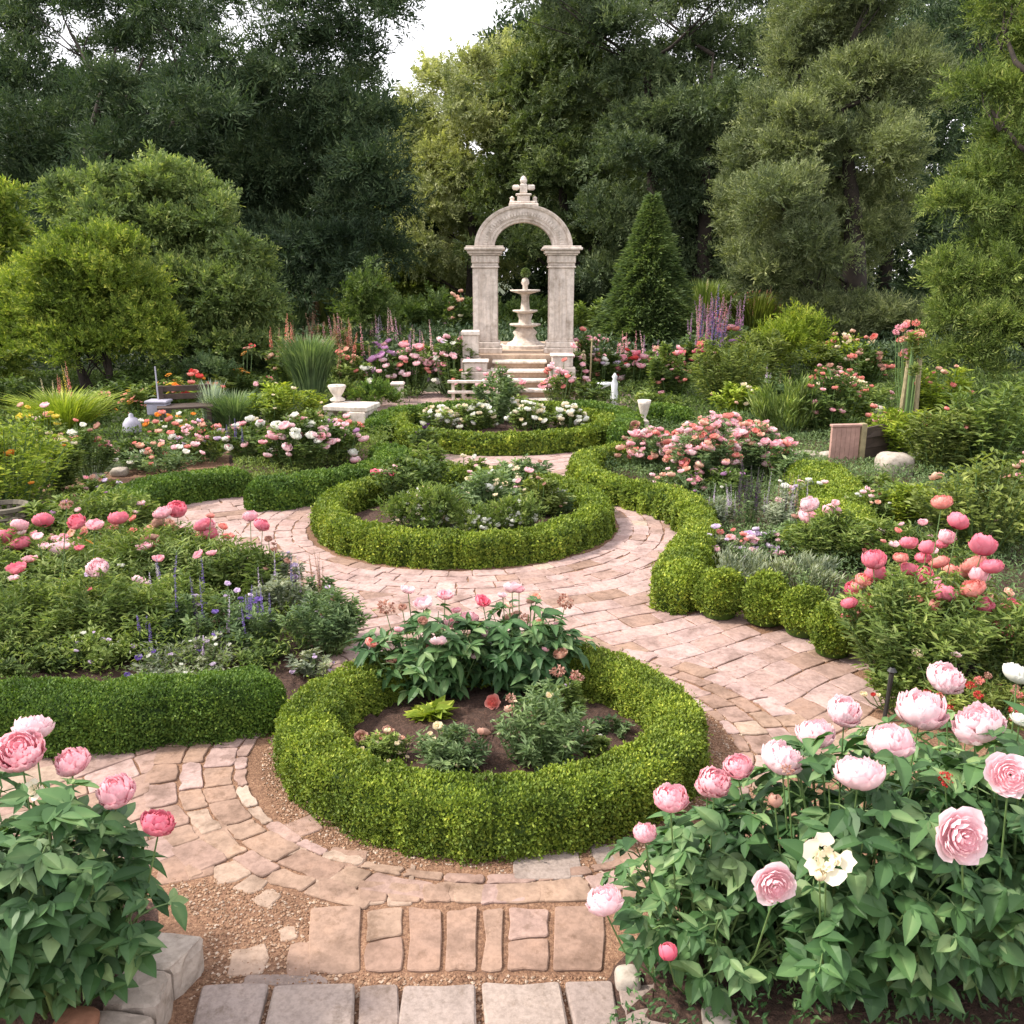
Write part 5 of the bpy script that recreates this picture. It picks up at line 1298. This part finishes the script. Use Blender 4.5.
P_('flower_spikes', 'peach and pink hollyhock clump left of the grey green grass', 'plant', 288, 390, 34, 50, 'fern', spikes=9, scol=('peach', 'coral', 'faded'), spx=(26, 1.4), leafpx=5, nb=6, cols=('peach',), bpx=7)
P_('flower_spikes', 'peach hollyhock clump behind the grey green grass', 'plant', 322, 372, 44, 40, 'fern', spikes=10, scol=('peach', 'faded'), spx=(26, 1.3), leafpx=5, nb=8, cols=('peach', 'pink'), bpx=7)
P_('flower_spikes', 'dusty pink perennials right of the grey green grass', 'plant', 352, 392, 46, 36, 'fern', spikes=5, scol=('coral', 'faded'), spx=(24, 1.3), leafpx=5, nb=9, cols=('coral', 'pink', 'peach'), bpx=8)
P_('shrub', 'light yellow green shrub behind the left peony bed', 'shrub', 288, 432, 72, 44, 'lime', leafpx=6, Wd=.3, nb=4, cols=('cream', 'peach'), bpx=5)
P_('shrub', 'green block of low shrub in front of the stone bench', 'shrub', 325, 438, 66, 24, 'fern', leafpx=5)
P_('shrub', 'little olive green ball beside the stone bench urn', 'shrub', 346, 408, 20, 22, 'olive', fol='ball', leafpx=4)
P_('hedge_shrub', 'low dark green clipped shrub behind the stone bench', 'shrub', 376, 409, 46, 18, 'box2', fol='ball', leafpx=4)
P_('reeds', 'tall reed like screen of straw tipped stems at the back left', 'reeds', 288, 350, 64, 50, 'sage', 'grass', kw=dict(lean=.4), spikes=14, scol=('faded', 'peach'), spx=(22, .9))
P_('reeds', 'tall straw stemmed clump beside the upright round shrub at the back', 'reeds', 332, 348, 40, 52, 'olive', 'grass', kw=dict(lean=.4), spikes=10, scol=('faded', 'peach'), spx=(24, 1.0))
P_('shrub', 'upright rounded dark green shrub at the back left of the border', 'shrub', 366, 362, 52, 70, 'rose', fol='ball', leafpx=5, nb=2, cols=('peach',), bpx=4)
P_('hedge_shrub', 'clipped dark block hedge behind the left roses', 'shrub', 408, 355, 60, 42, 'rose', fol='ball', leafpx=5)
P_('hedge_shrub', 'clipped dark block hedge next to the left pier of the arch', 'shrub', 450, 355, 50, 48, 'rose', fol='ball', leafpx=5)
P_('shrub', 'dark round bush at the foot of the cedar, behind the clipped hedge', 'shrub', 410, 325, 60, 60, 'olive', fol='ball', leafpx=6)
P_('rose_bush', 'tall bush with pale pink blossom against the left pier of the arch', 'rose bush', 462, 356, 30, 58, 'rose', nb=14, cols=('pale', 'cream', 'peach'), bpx=7, leafpx=5)
RB = 'pink and white roses along the back border'
def rb(label, x, y, w, h, n, cols, b=9, **k): return P_('rose_bush', label, 'rose bush', x, y, w, h, k.pop('mat', 'rose'), nb=n, cols=cols, bpx=b, leafpx=5, group=RB, **k)
rb('white and pink rose bush with a mauve cluster, leftmost of the back border roses', 385, 397, 40, 42, 16, ('white', 'pale', 'mauve'))
rb('pink rose bush in the middle of the left back border roses', 412, 396, 44, 46, 26, ('pink', 'pink', 'coral', 'pale'))
rb('pale pink rose bush left of the steps', 446, 394, 40, 46, 20, ('pale', 'lilac', 'pink', 'white'))
rb('magenta and mauve flower bush behind the left roses', 384, 372, 40, 26, 14, ('mauve', 'pink'), 7)
rb('dusty rose bush with few flowers at the left edge of the steps', 470, 402, 34, 34, 5, ('pale', 'coral'), 7)
rb('pink rose bush directly right of the steps', 570, 400, 36, 44, 16, ('pink', 'coral', 'pale'), 8)
rb('lilac and white rose bush behind the white ornament', 600, 392, 44, 38, 16, ('lilac', 'white', 'pale', 'lilac'))
rb('red and pink rose bush right of the figurine', 632, 392, 40, 38, 14, ('hot', 'red', 'pale', 'pink'))
rb('pink rose bush under the spruce', 655, 388, 36, 34, 14, ('pale', 'pink', 'peach'), 8)
rb('crimson pink rose bush below the purple spikes', 692, 384, 48, 36, 22, ('hot', 'coral', 'pink'), 8)
rb('coral rose bush at the left foot of the mounded grey green shrub', 674, 402, 40, 36, 12, ('coral', 'pink', 'peach'), 7)
P_('shrub', 'slender pale green bush rising among the right roses', 'shrub', 663, 402, 36, 52, 'fern', leafpx=5)
P_('shrub', 'green bush beside the rail on the right of the steps', 'shrub', 590, 408, 40, 24, 'rose', leafpx=5)
P_('shrub', 'low green bush behind the stone urn', 'shrub', 655, 418, 50, 26, 'fern', leafpx=5)
P_('shrub', 'feathery light green bush left of the spruce', 'shrub', 595, 354, 44, 52, 'fern', leafpx=5)
P_('shrub', 'light green sapling clump right of the arch by the stakes', 'shrub', 572, 356, 30, 50, 'fern', leafpx=5, Wd=.3)
P_('shrub', 'clipped hedge like shrub behind the fountain', 'shrub', 524, 345, 70, 36, 'rose', fol='ball', leafpx=5)
P_('ornamental_grass', 'tall green grassy shrub behind the purple spikes', 'grass', 703, 350, 60, 62, 'fern', 'grass', kw=dict(lean=.6), spikes=6, scol=('faded', 'cream'), spx=(16, 1))
P_('ornamental_grass', 'reddish tinted tall grass right of the green grassy shrub', 'grass', 752, 350, 74, 52, 'olive', 'grass', kw=dict(lean=.6), spikes=22, scol=('faded', 'coral'), spx=(16, .9))
P_('flower_spikes', 'purple and magenta flower spikes at the left of the grey green mound', 'plant', 702, 374, 56, 36, 'sage', spikes=26, scol=('mauve', 'mauve', 'pink', 'purple'), spx=(32, .9), leafpx=5)
P_('shrub', 'wide grey green mounded shrub sloping to the left of the golden ball shrub', 'shrub', 728, 412, 96, 64, 'olive', leafpx=6, Wd=.25, cover=4)
P_('shrub', 'upper shoulder of grey green shrub joined to the golden ball shrub', 'shrub', 756, 388, 70, 50, 'olive', leafpx=6, Wd=.25)
P_('shrub', 'golden yellow ball shrub on the right slope', 'shrub', 788, 384, 60, 58, 'lime', fol='ball', leafpx=6, Wd=.25, cover=4)
P_('ornamental_grass', 'dark green grassy mound right of the rose bed', 'grass', 785, 440, 72, 56, 'fern', leafpx=10, Wd=.13, cover=5, kw=dict(up=1.0, horiz=.35, dome=.45))
P_('shrub', 'dark green shrub with pink tips beside the grassy mound', 'shrub', 826, 440, 66, 64, 'rose', leafpx=6, nb=14, cols=('pink', 'coral', 'faded'), bpx=7)
P_('flower_spikes', 'dark blue grey leaved plants below the golden ball shrub', 'plant', 765, 404, 60, 26, 'sage', spikes=7, scol=('lilac', 'cream'), spx=(16, .8), leafpx=5)
P_('shrub', 'pale shrub with peach flowers left of the grassy mound', 'shrub', 735, 420, 60, 34, 'lime', leafpx=5, nb=8, cols=('peach', 'cream'), bpx=6)
rb('pink flower bush behind the dark green shrub on the right slope', 832, 398, 56, 30, 14, ('pink', 'coral'), 7)
rb('cream topped rose bush under the cypress', 862, 388, 54, 34, 16, ('cream', 'faded', 'coral'), 7)
rb('red flecked dark bush below the cream topped roses', 855, 406, 60, 22, 12, ('red', 'coral', 'cream'), 6)
P_('shrub', 'light green shrub around the grey flat rock', 'shrub', 850, 432, 50, 30, 'fern', leafpx=6)
P_('shrub', 'low golden bush right of the golden ball shrub', 'shrub', 815, 378, 44, 32, 'olive', leafpx=5)
P_('vine', 'pink and peach leaved vine heaped over the cane trellis', 'vine', 908, 434, 34, 96, 'olive', leafpx=6, fol='bush', blooms=[(895+int(x), 335+int(y), 8, c, 'cluster') for x, y, c in zip(rng.uniform(0, 28, 22), rng.uniform(-14, 22, 22), ['coral', 'peach', 'pink']*8)], cover=.9, kw=dict(smin=.84, baser=.7, nst=8))
# ---- right rose bed
RR = 'pink roses in the right bed'
for x, y, w, h, n, cols, l in [(q[0], q[1], q[2], q[3], int(q[4]*1.6), q[5], q[6]) for q in [(650, 475, 66, 40, 34, ('peach', 'pink', 'coral', 'faded'), 'peach and pink rose bush at the left end of the right rose bed'), (700, 488, 76, 56, 52, ('pale', 'pink', 'coral', 'peach'), 'fullest pale pink rose bush in the middle of the right rose bed'), (756, 480, 70, 52, 44, ('peach', 'pale', 'coral', 'pink'), 'rose bush with bright pink heads at the right end of the right rose bed'), (720, 456, 90, 36, 44, ('coral', 'pink', 'peach'), 'coral rose bush at the back of the right rose bed'), (640, 452, 40, 24, 10, ('faded', 'peach'), 'small faded rose by the stone urn')]]:
    P_('rose_bush', l, 'rose bush', x, y, w, h, 'sage', nb=n, cols=cols+('pale',), bpx=9, leafpx=6, Wd=.3, group=RR)
P_('rose_bush', 'rose with three vivid pink heads beside the receding hedge', 'rose bush', 785, 492, 40, 46, 'sage', blooms=[(776, 442, 14, 'pink'), (765, 440, 12, 'pink'), (787, 442, 12, 'coral'), (776, 452, 10, 'peach'), (789, 452, 11, 'coral')], leafpx=6, group=RR)
P_('flower_clump', 'deep green clump with magenta dots below the right rose bed', 'plant', 715, 500, 90, 26, 'rose', nb=8, cols=('mauve', 'white'), bpx=6, leafpx=6)
# ---- lavender and silver plants in the right bed
P_('flower_spikes', 'dark plum spiky plant in the middle of the right bed', 'plant', 746, 536, 30, 46, 'sage', spikes=16, scol=('dark',), spx=(36, 1.0), leafpx=6, Wd=.2, cover=1.5)
P_('flower_spikes', 'thin grey lavender stems right of the plum spiky plant', 'plant', 782, 540, 54, 44, 'silver', spikes=16, scol=('dark', 'lilac', 'faded'), spx=(32, .6), leafpx=6, Wd=.2, cover=2)
P_('flower_spikes', 'pale grey green grassy stems left of the plum spiky plant', 'plant', 716, 536, 36, 40, 'silver', spikes=8, scol=('lilac',), spx=(22, .6), leafpx=6, Wd=.2, cover=2.4)
P_('phlox', 'lilac pink phlox heads in front of the plum spiky plant', 'flower', 758, 562, 60, 28, 'sage', nb=26, cols=('lilac', 'pale'), bpx=9, leafpx=6)
P_('flower_clump', 'small red flowers left of the lilac phlox', 'plant', 712, 558, 28, 26, 'sage', nb=9, cols=('coral', 'red'), bpx=7, leafpx=6)
P_('flower_clump', 'small red flowers right of the lilac phlox', 'plant', 792, 556, 32, 34, 'sage', nb=9, cols=('coral', 'faded'), bpx=8, leafpx=6)
P_('lavender', 'silver lavender cushion behind the first box balls', 'plant', 735, 592, 90, 36, 'silver', leafpx=7, Wd=.18, cover=4, kw=dict(up=.8, horiz=.4))
P_('lavender', 'silver lavender cushion behind the later box balls', 'plant', 800, 596, 84, 38, 'silver', leafpx=7, Wd=.18, cover=4, kw=dict(up=.8, horiz=.4))
P_('peony_bush', 'leafy peony with two pale pink double heads in the right bed', 'peony', 826, 572, 90, 56, 'fern', leafpx=8, Wd=.26, blooms=[(809, 503, 20, 'pale', 'peony'), (809, 516, 21, 'pink', 'peony'), (832, 510, 18, 'pink', 'peony'), (836, 502, 10, 'pale', 'small'), (854, 548, 18, 'red', 'flat')])
P_('flower_clump', 'haze of tiny white pink flowers behind the pale pink double peony', 'plant', 862, 535, 70, 40, 'fern', nb=26, cols=('pale', 'white', 'peach'), bpx=6, leafpx=6)
P_('shrub', 'soft green shrub at the back of the coral peonies', 'shrub', 880, 570, 90, 46, 'fern', leafpx=8, Wd=.26)
# ---- coral peonies
cl = [(942, 501, 21), (959, 520, 20), (984, 543, 25), (974, 563, 26), (992, 565, 20), (927, 546, 16), (901, 557, 16), (874, 558, 22), (876, 571, 20), (864, 579, 18), (910, 568, 20), (924, 574, 19), (939, 561, 20), (923, 557, 16), (946, 592, 28), (916, 598, 15), (890, 597, 20), (849, 602, 16), (856, 613, 21), (868, 609, 16), (848, 615, 15)]
P_('peony_bush', 'large bush crowded with coral pink peonies right of the box balls', 'peony', 905, 690, 150, 112, 'fern', leafpx=10, Wd=.26, blooms=[(x, y, s, 'hot' if i % 3 else 'coral', 'peony') for i, (x, y, s) in enumerate(cl)], cover=4.5)
P_('peony_bush', 'coral peony with a tight trio of heads near the right edge', 'peony', 1010, 690, 110, 90, 'fern', leafpx=10, Wd=.26, blooms=[(1001, 630, 26, 'hot', 'peony'), (983, 642, 20, 'hot', 'peony'), (1015, 640, 17, 'hot', 'peony')])
P_('flower_clump', 'tangle of red and orange dried flowers behind the right foreground peonies', 'plant', 975, 730, 110, 46, 'olive', leafpx=8, nb=26, cols=('red', 'faded', 'peach', 'coral'), bpx=9, shape='cluster', Wd=.3, blooms=[(918, 652, 12, 'cream', 'small'), (956, 653, 12, 'pale', 'small')])
P_('flower_clump', 'green clump with a cream bud at the foot of the coral peonies', 'plant', 900, 712, 80, 44, 'fern', leafpx=8, nb=4, cols=('cream', 'red'), bpx=8)
P_('shrub', 'big olive green shrub at right above the coral peonies', 'shrub', 975, 560, 120, 94, 'olive', leafpx=8, Wd=.4, cover=4, nb=0, blooms=[(936, 475, 14, 'peach', 'small')])
P_('rose_bush', 'climbing rose with pink blooms at the right edge', 'rose bush', 1020, 545, 60, 80, 'rose', leafpx=7, nb=9, cols=('pink', 'peach'), bpx=11)
P_('shrub', 'lime green feathery bush right of the receding hedge', 'shrub', 905, 535, 66, 46, 'lime', leafpx=7, Wd=.25)
P_('shrub', 'golden green bush behind the timber box', 'shrub', 893, 462, 60, 52, 'lime', leafpx=7, Wd=.3, cover=4)
P_('shrub', 'broad olive bush right of the golden green bush', 'shrub', 935, 480, 70, 70, 'olive', leafpx=7, Wd=.3, nb=6, cols=('coral',), bpx=7)
P_('shrub', 'arching green bush under the golden cypress', 'shrub', 985, 480, 110, 84, 'fern', leafpx=10, Wd=.25, cover=4)
P_('shrub', 'arching green bush cut by the right edge below the golden cypress', 'shrub', 1045, 470, 100, 90, 'fern', leafpx=10, Wd=.25)
P_('shrub', 'green bush between the trellis and the golden cypress', 'shrub', 935, 430, 60, 60, 'lime', leafpx=7, Wd=.3, nb=8, cols=('peach', 'coral'), bpx=6)
P_('shrub', 'low green bush in front of the large boulder', 'shrub', 870, 505, 50, 28, 'fern', leafpx=7)
# ---- left peony bed
LP = 'white and pink peonies left of the middle ring'
P_('peony_bush', 'fullest white and pink peony bush in the bed left of the middle ring', 'peony', 300, 474, 76, 50, 'rose', leafpx=6, nb=26, cols=('pale', 'pale', 'white', 'pink'), bpx=11, group=LP)
P_('peony_bush', 'white and pink peony bush at the right end of that left peony bed', 'peony', 335, 468, 60, 44, 'rose', leafpx=6, nb=14, cols=('pale', 'white', 'mauve'), bpx=11, group=LP)
P_('peony_bush', 'peony bush over purple salvia at the left end of that peony bed', 'peony', 255, 465, 60, 40, 'rose', leafpx=6, nb=14, cols=('pale', 'pink', 'white'), bpx=9, spikes=10, scol=('purple', 'dark'), spx=(18, .9), group=LP)
P_('flower_clump', 'peach lilies beside the green tussock at the left end of that peony bed', 'plant', 212, 458, 30, 32, 'rose', nb=10, cols=('peach', 'coral', 'pale'), bpx=9, leafpx=5)
P_('flower_clump', 'small red leaved clump behind the right end of the left peony bed', 'plant', 360, 444, 24, 18, 'rose', nb=12, cols=('red', 'coral'), bpx=7, leafpx=5)
P_('flower_clump', 'creamy white flower clump behind the left peony bed', 'plant', 268, 436, 44, 30, 'fern', nb=10, cols=('cream', 'white'), bpx=7, leafpx=5)

# ================================================================= ground cover that nobody could count
def carpet(name, polys, n, mat, h0, h1, L, Wd=.4, avoid=True, patch=2.5, seed=3, thr=-9):
    P = []
    A_ = [np.array(q) for q in polys]
    tot = 0
    for Q in A_:
        lo, hi = Q.min(0), Q.max(0); ar = (hi-lo).prod(); m = int(n*ar/sum((x.max(0)-x.min(0)).prod() for x in A_))
        q = rng.uniform(lo, hi, (m, 2)); P.append(np.array([p for p in q if inside(p, Q)]))
    P = np.concatenate(P); m = len(P); P3 = np.c_[P, np.zeros(m)]
    f = wob(P3, patch, seed)*.5+.5; keep = f > thr; P3, f = P3[keep], f[keep]; m = len(P3)
    hh = h0+(h1-h0)*np.clip(f, 0, 1.2)
    P3[:, 2] = .05+hh*rng.random(m)**.6
    D = nrm(rs(m)+np.array((0, 0, .5))); N = nrm(np.array((0, 0, 1.))+rs(m)*.6)
    l = L*rng.uniform(.6, 1.4, m)*(.6+P3[:, 1]*.03)
    mb = MB(); mb.leaves(P3, D, N, l, l*Wd, np.clip(rng.beta(2, 2.4, m)+.15*wob(P3, 5, 9), 0, 1))
    kind(mb.obj(name, M[mat]), 'stuff')
px = lambda q: [G(*p)[:2] for p in q]
carpet('ground_cover', [px([(-160, 700), (270, 690), (340, 640), (325, 605), (235, 565), (120, 525), (-60, 480)]), px([(240, 497), (385, 463), (395, 440), (350, 430), (230, 440)])], 90000, 'fern', .06, .26, .045, .3)
carpet('ground_cover', [px([(600, 478), (650, 495), (690, 492), (700, 560), (730, 580), (850, 640), (880, 700), (1150, 700), (1300, 560), (900, 430), (650, 427)])], 110000, 'sage', .04, .2, .045, .3)
carpet('ground_cover', [[(-14, 9.2), (-5.2, 8.6), (-4, 11), (-3.5, 14.5), (-1.6, 15.2), (-1.6, 19), (-14, 19)], [(2.5, 13), (5, 11), (14, 9), (14, 19), (1.4, 19), (1.4, 15)]], 170000, 'rose', .04, .24, .06, .4)
carpet('undergrowth', [[(-18, 19), (18, 19), (20, 25), (-20, 25)]], 110000, 't_dark', .2, .9, .10, .4, patch=1.2)  # leaf colour kept dark to stand for the deep shade behind the border
carpet('ground_cover', [px([(600, 1060), (640, 985), (700, 950), (1200, 900), (1250, 1080)]), px([(-160, 1000), (120, 1000), (140, 960), (-160, 860)])], 6000, 'peony', .0, .08, .04, .4)

rb('full rose bush covering the left flank of the terrace', 455, 398, 44, 56, 22, ('pale', 'pink', 'white'), 8)
rb('full rose bush covering the right flank of the terrace', 578, 392, 40, 52, 18, ('pink', 'coral', 'pale'), 8)

DR = 'loose colour drifts filling the beds'
def drift(label, x, y, w, h, cols, n, b=7, mat='fern', **k): return P_('flower_drift', label, 'flower clump', x, y, w, h, mat, nb=n, cols=cols, bpx=b, leafpx=k.pop('leafpx', 6), Wd=.3, cover=k.pop('cover', 3.2), group=DR, rise=12, **k)
drift('coral and pink loose flowers on thin stems at the far side of the meadow', 120, 572, 150, 36, ('coral', 'peach', 'hot'), 12, 10)
drift('small dusty flowers dotted through the middle of the meadow', 120, 625, 130, 50, ('lilac', 'white', 'coral'), 12, 7)
drift('white and blue flecks along the inside of the front left hedge', 190, 676, 120, 30, ('white', 'lilac', 'purple'), 22, 6, 'silver')
drift('airy seed heads at the path edge of the meadow', 275, 600, 60, 44, ('faded', 'lilac'), 9, 7, 'silver')
drift('pale airy flowers between the left hedge tip and the nearest oval hedge', 330, 640, 50, 40, ('lilac', 'faded'), 8, 6, 'sage')
drift('mauve and pink drift behind the right roses below the spruce', 720, 366, 60, 30, ('mauve', 'pink', 'coral'), 18, 7)
drift('pink and cream drift between the spruce and the stone arch', 606, 372, 60, 26, ('pale', 'pink', 'cream'), 16, 7)
drift('peach drift in front of the reeds at the back left', 268, 376, 50, 34, ('peach', 'coral', 'pink'), 14, 8)
drift('orange and coral drift behind the dark bench', 196, 412, 60, 30, ('orange', 'coral', 'red'), 10, 8)
drift('pink drift at the far left behind the grassy tussock', 40, 452, 50, 34, ('peach', 'pale', 'yellow'), 10, 8)
drift('coral pink drift around the grey flat rock', 880, 446, 50, 26, ('coral', 'pink'), 10, 7, 'olive')
drift('pale pink drift among the lavender right of the plum plant', 800, 520, 60, 34, ('pale', 'white', 'lilac'), 16, 7, 'silver')
drift('lilac drift in the bend of the sinuous hedge', 724, 566, 60, 26, ('lilac', 'pale', 'coral'), 18, 8, 'silver')
drift('rosy drift at the foot of the right rose bed', 675, 500, 60, 22, ('pink', 'peach', 'pale'), 14, 8, 'sage')
drift('pink and red drift right of the coral peonies', 975, 645, 90, 50, ('coral', 'hot', 'peach'), 14, 11)
drift('white drift at the back of the middle ring bed', 462, 486, 60, 22, ('white', 'cream'), 12, 6, 'sage')
drift('creamy roses crossing the centre of the middle ring bed', 500, 505, 80, 30, ('white', 'cream', 'pale'), 16, 7, 'sage')
P_('flower_spikes', 'pink foxglove spikes in front of the spruce', 'plant', 636, 384, 50, 30, 'fern', spikes=12, scol=('pink', 'mauve', 'pale'), spx=(28, 1), leafpx=5)
P_('flower_spikes', 'tall cream foxglove spikes left of the steps', 'plant', 430, 380, 60, 30, 'fern', spikes=9, scol=('cream', 'pale', 'mauve'), spx=(28, 1), leafpx=5)

drift('sprinkle of pale pink and coral heads across the left of the meadow', 30, 590, 120, 44, ('pink', 'coral', 'pale', 'faded'), 9, 13)
drift('sprinkle of coral heads behind the paired bright peonies', 150, 560, 110, 30, ('coral', 'faded', 'pink'), 9, 12)
drift('loose violet blue drift in the right half of the left bed', 230, 650, 90, 50, ('purple', 'lilac', 'purple'), 14, 8, 'sage')
drift('pink sprinkle at the back of the coral peonies', 905, 575, 110, 40, ('pale', 'pink', 'coral'), 12, 10)
drift('mixed pink drift on the slope above the timber box', 850, 412, 80, 26, ('pink', 'coral', 'cream'), 16, 7)
P_('flower_spikes', 'tall violet delphinium spikes standing out of the middle of the meadow', 'plant', 185, 640, 60, 60, 'fern', spikes=7, scol=('purple', 'lilac'), spx=(40, 1.2), leafpx=7, Wd=.3)
P_('shrub', 'arching rose shrub with coral heads under the golden cypress', 'shrub', 965, 470, 60, 50, 'olive', nb=8, cols=('coral', 'peach'), bpx=8, leafpx=7)

P_('flower_spikes', 'broad stand of violet and magenta spikes right of the spruce', 'plant', 716, 362, 70, 40, 'sage', spikes=30, scol=('mauve', 'purple', 'mauve', 'pink'), spx=(34, 1.1), leafpx=5)
P_('flower_spikes', 'rust red plumes on the tall grass at the foot of the cypress', 'plant', 745, 346, 84, 44, 'olive', spikes=26, scol=('coral', 'faded', 'red'), spx=(20, 1.2), leafpx=5)
P_('flower_spikes', 'pale mauve spikes behind the left back roses', 'plant', 398, 364, 60, 30, 'fern', spikes=16, scol=('mauve', 'pale', 'lilac'), spx=(26, 1.0), leafpx=5)
P_('flower_spikes', 'coral pink plumes between the reeds and the round shrub', 'plant', 345, 378, 50, 40, 'fern', spikes=14, scol=('coral', 'peach', 'pink'), spx=(26, 1.2), leafpx=5)
drift('dense pink flowers tumbling over the left end of the steps', 500, 406, 50, 24, ('pale', 'white', 'pink'), 14, 7, 'sage')
drift('rosy flowers spilling in front of the right pedestal block', 560, 408, 36, 34, ('pink', 'pale', 'coral'), 16, 8)
drift('yellow green flowery growth on the slope right of the golden ball', 846, 376, 70, 34, ('cream', 'peach', 'coral'), 18, 7, 'lime')

drift('pale peach flowers over the bare patch behind the curved left hedge', 165, 470, 90, 24, ('peach', 'pale', 'coral', 'white'), 20, 8, 'sage')
drift('dense pink and lilac flowers between the lantern and the peony bed', 205, 462, 60, 30, ('pink', 'lilac', 'pale'), 18, 8)
drift('mixed orange and white flowers in front of the dark bench', 176, 446, 60, 26, ('coral', 'orange', 'white'), 16, 7)
drift('pink flowers half hiding the foot of the stone bench', 345, 446, 40, 20, ('pink', 'coral', 'pale'), 12, 7)
P_('flower_drift', 'tall airy pink heads on thin stems over the left of the meadow', 'flower clump', 70, 620, 170, 66, 'fern', nb=12, cols=('pink', 'hot', 'pale'), bpx=15, shape='small', leafpx=8, Wd=.22, cover=3, group=DR, rise=34)
P_('flower_drift', 'tall airy coral heads on thin stems over the right of the meadow', 'flower clump', 190, 600, 130, 60, 'fern', nb=10, cols=('coral', 'pink', 'faded'), bpx=13, shape='small', leafpx=8, Wd=.22, cover=3, group=DR, rise=34)
P_('flower_drift', 'extra coral pink heads crowding the top of the coral peony bush', 'flower clump', 925, 660, 150, 96, 'fern', nb=14, cols=('hot', 'pink', 'coral'), bpx=17, shape='peony', leafpx=9, Wd=.26, cover=2.5, group=DR, rise=16)
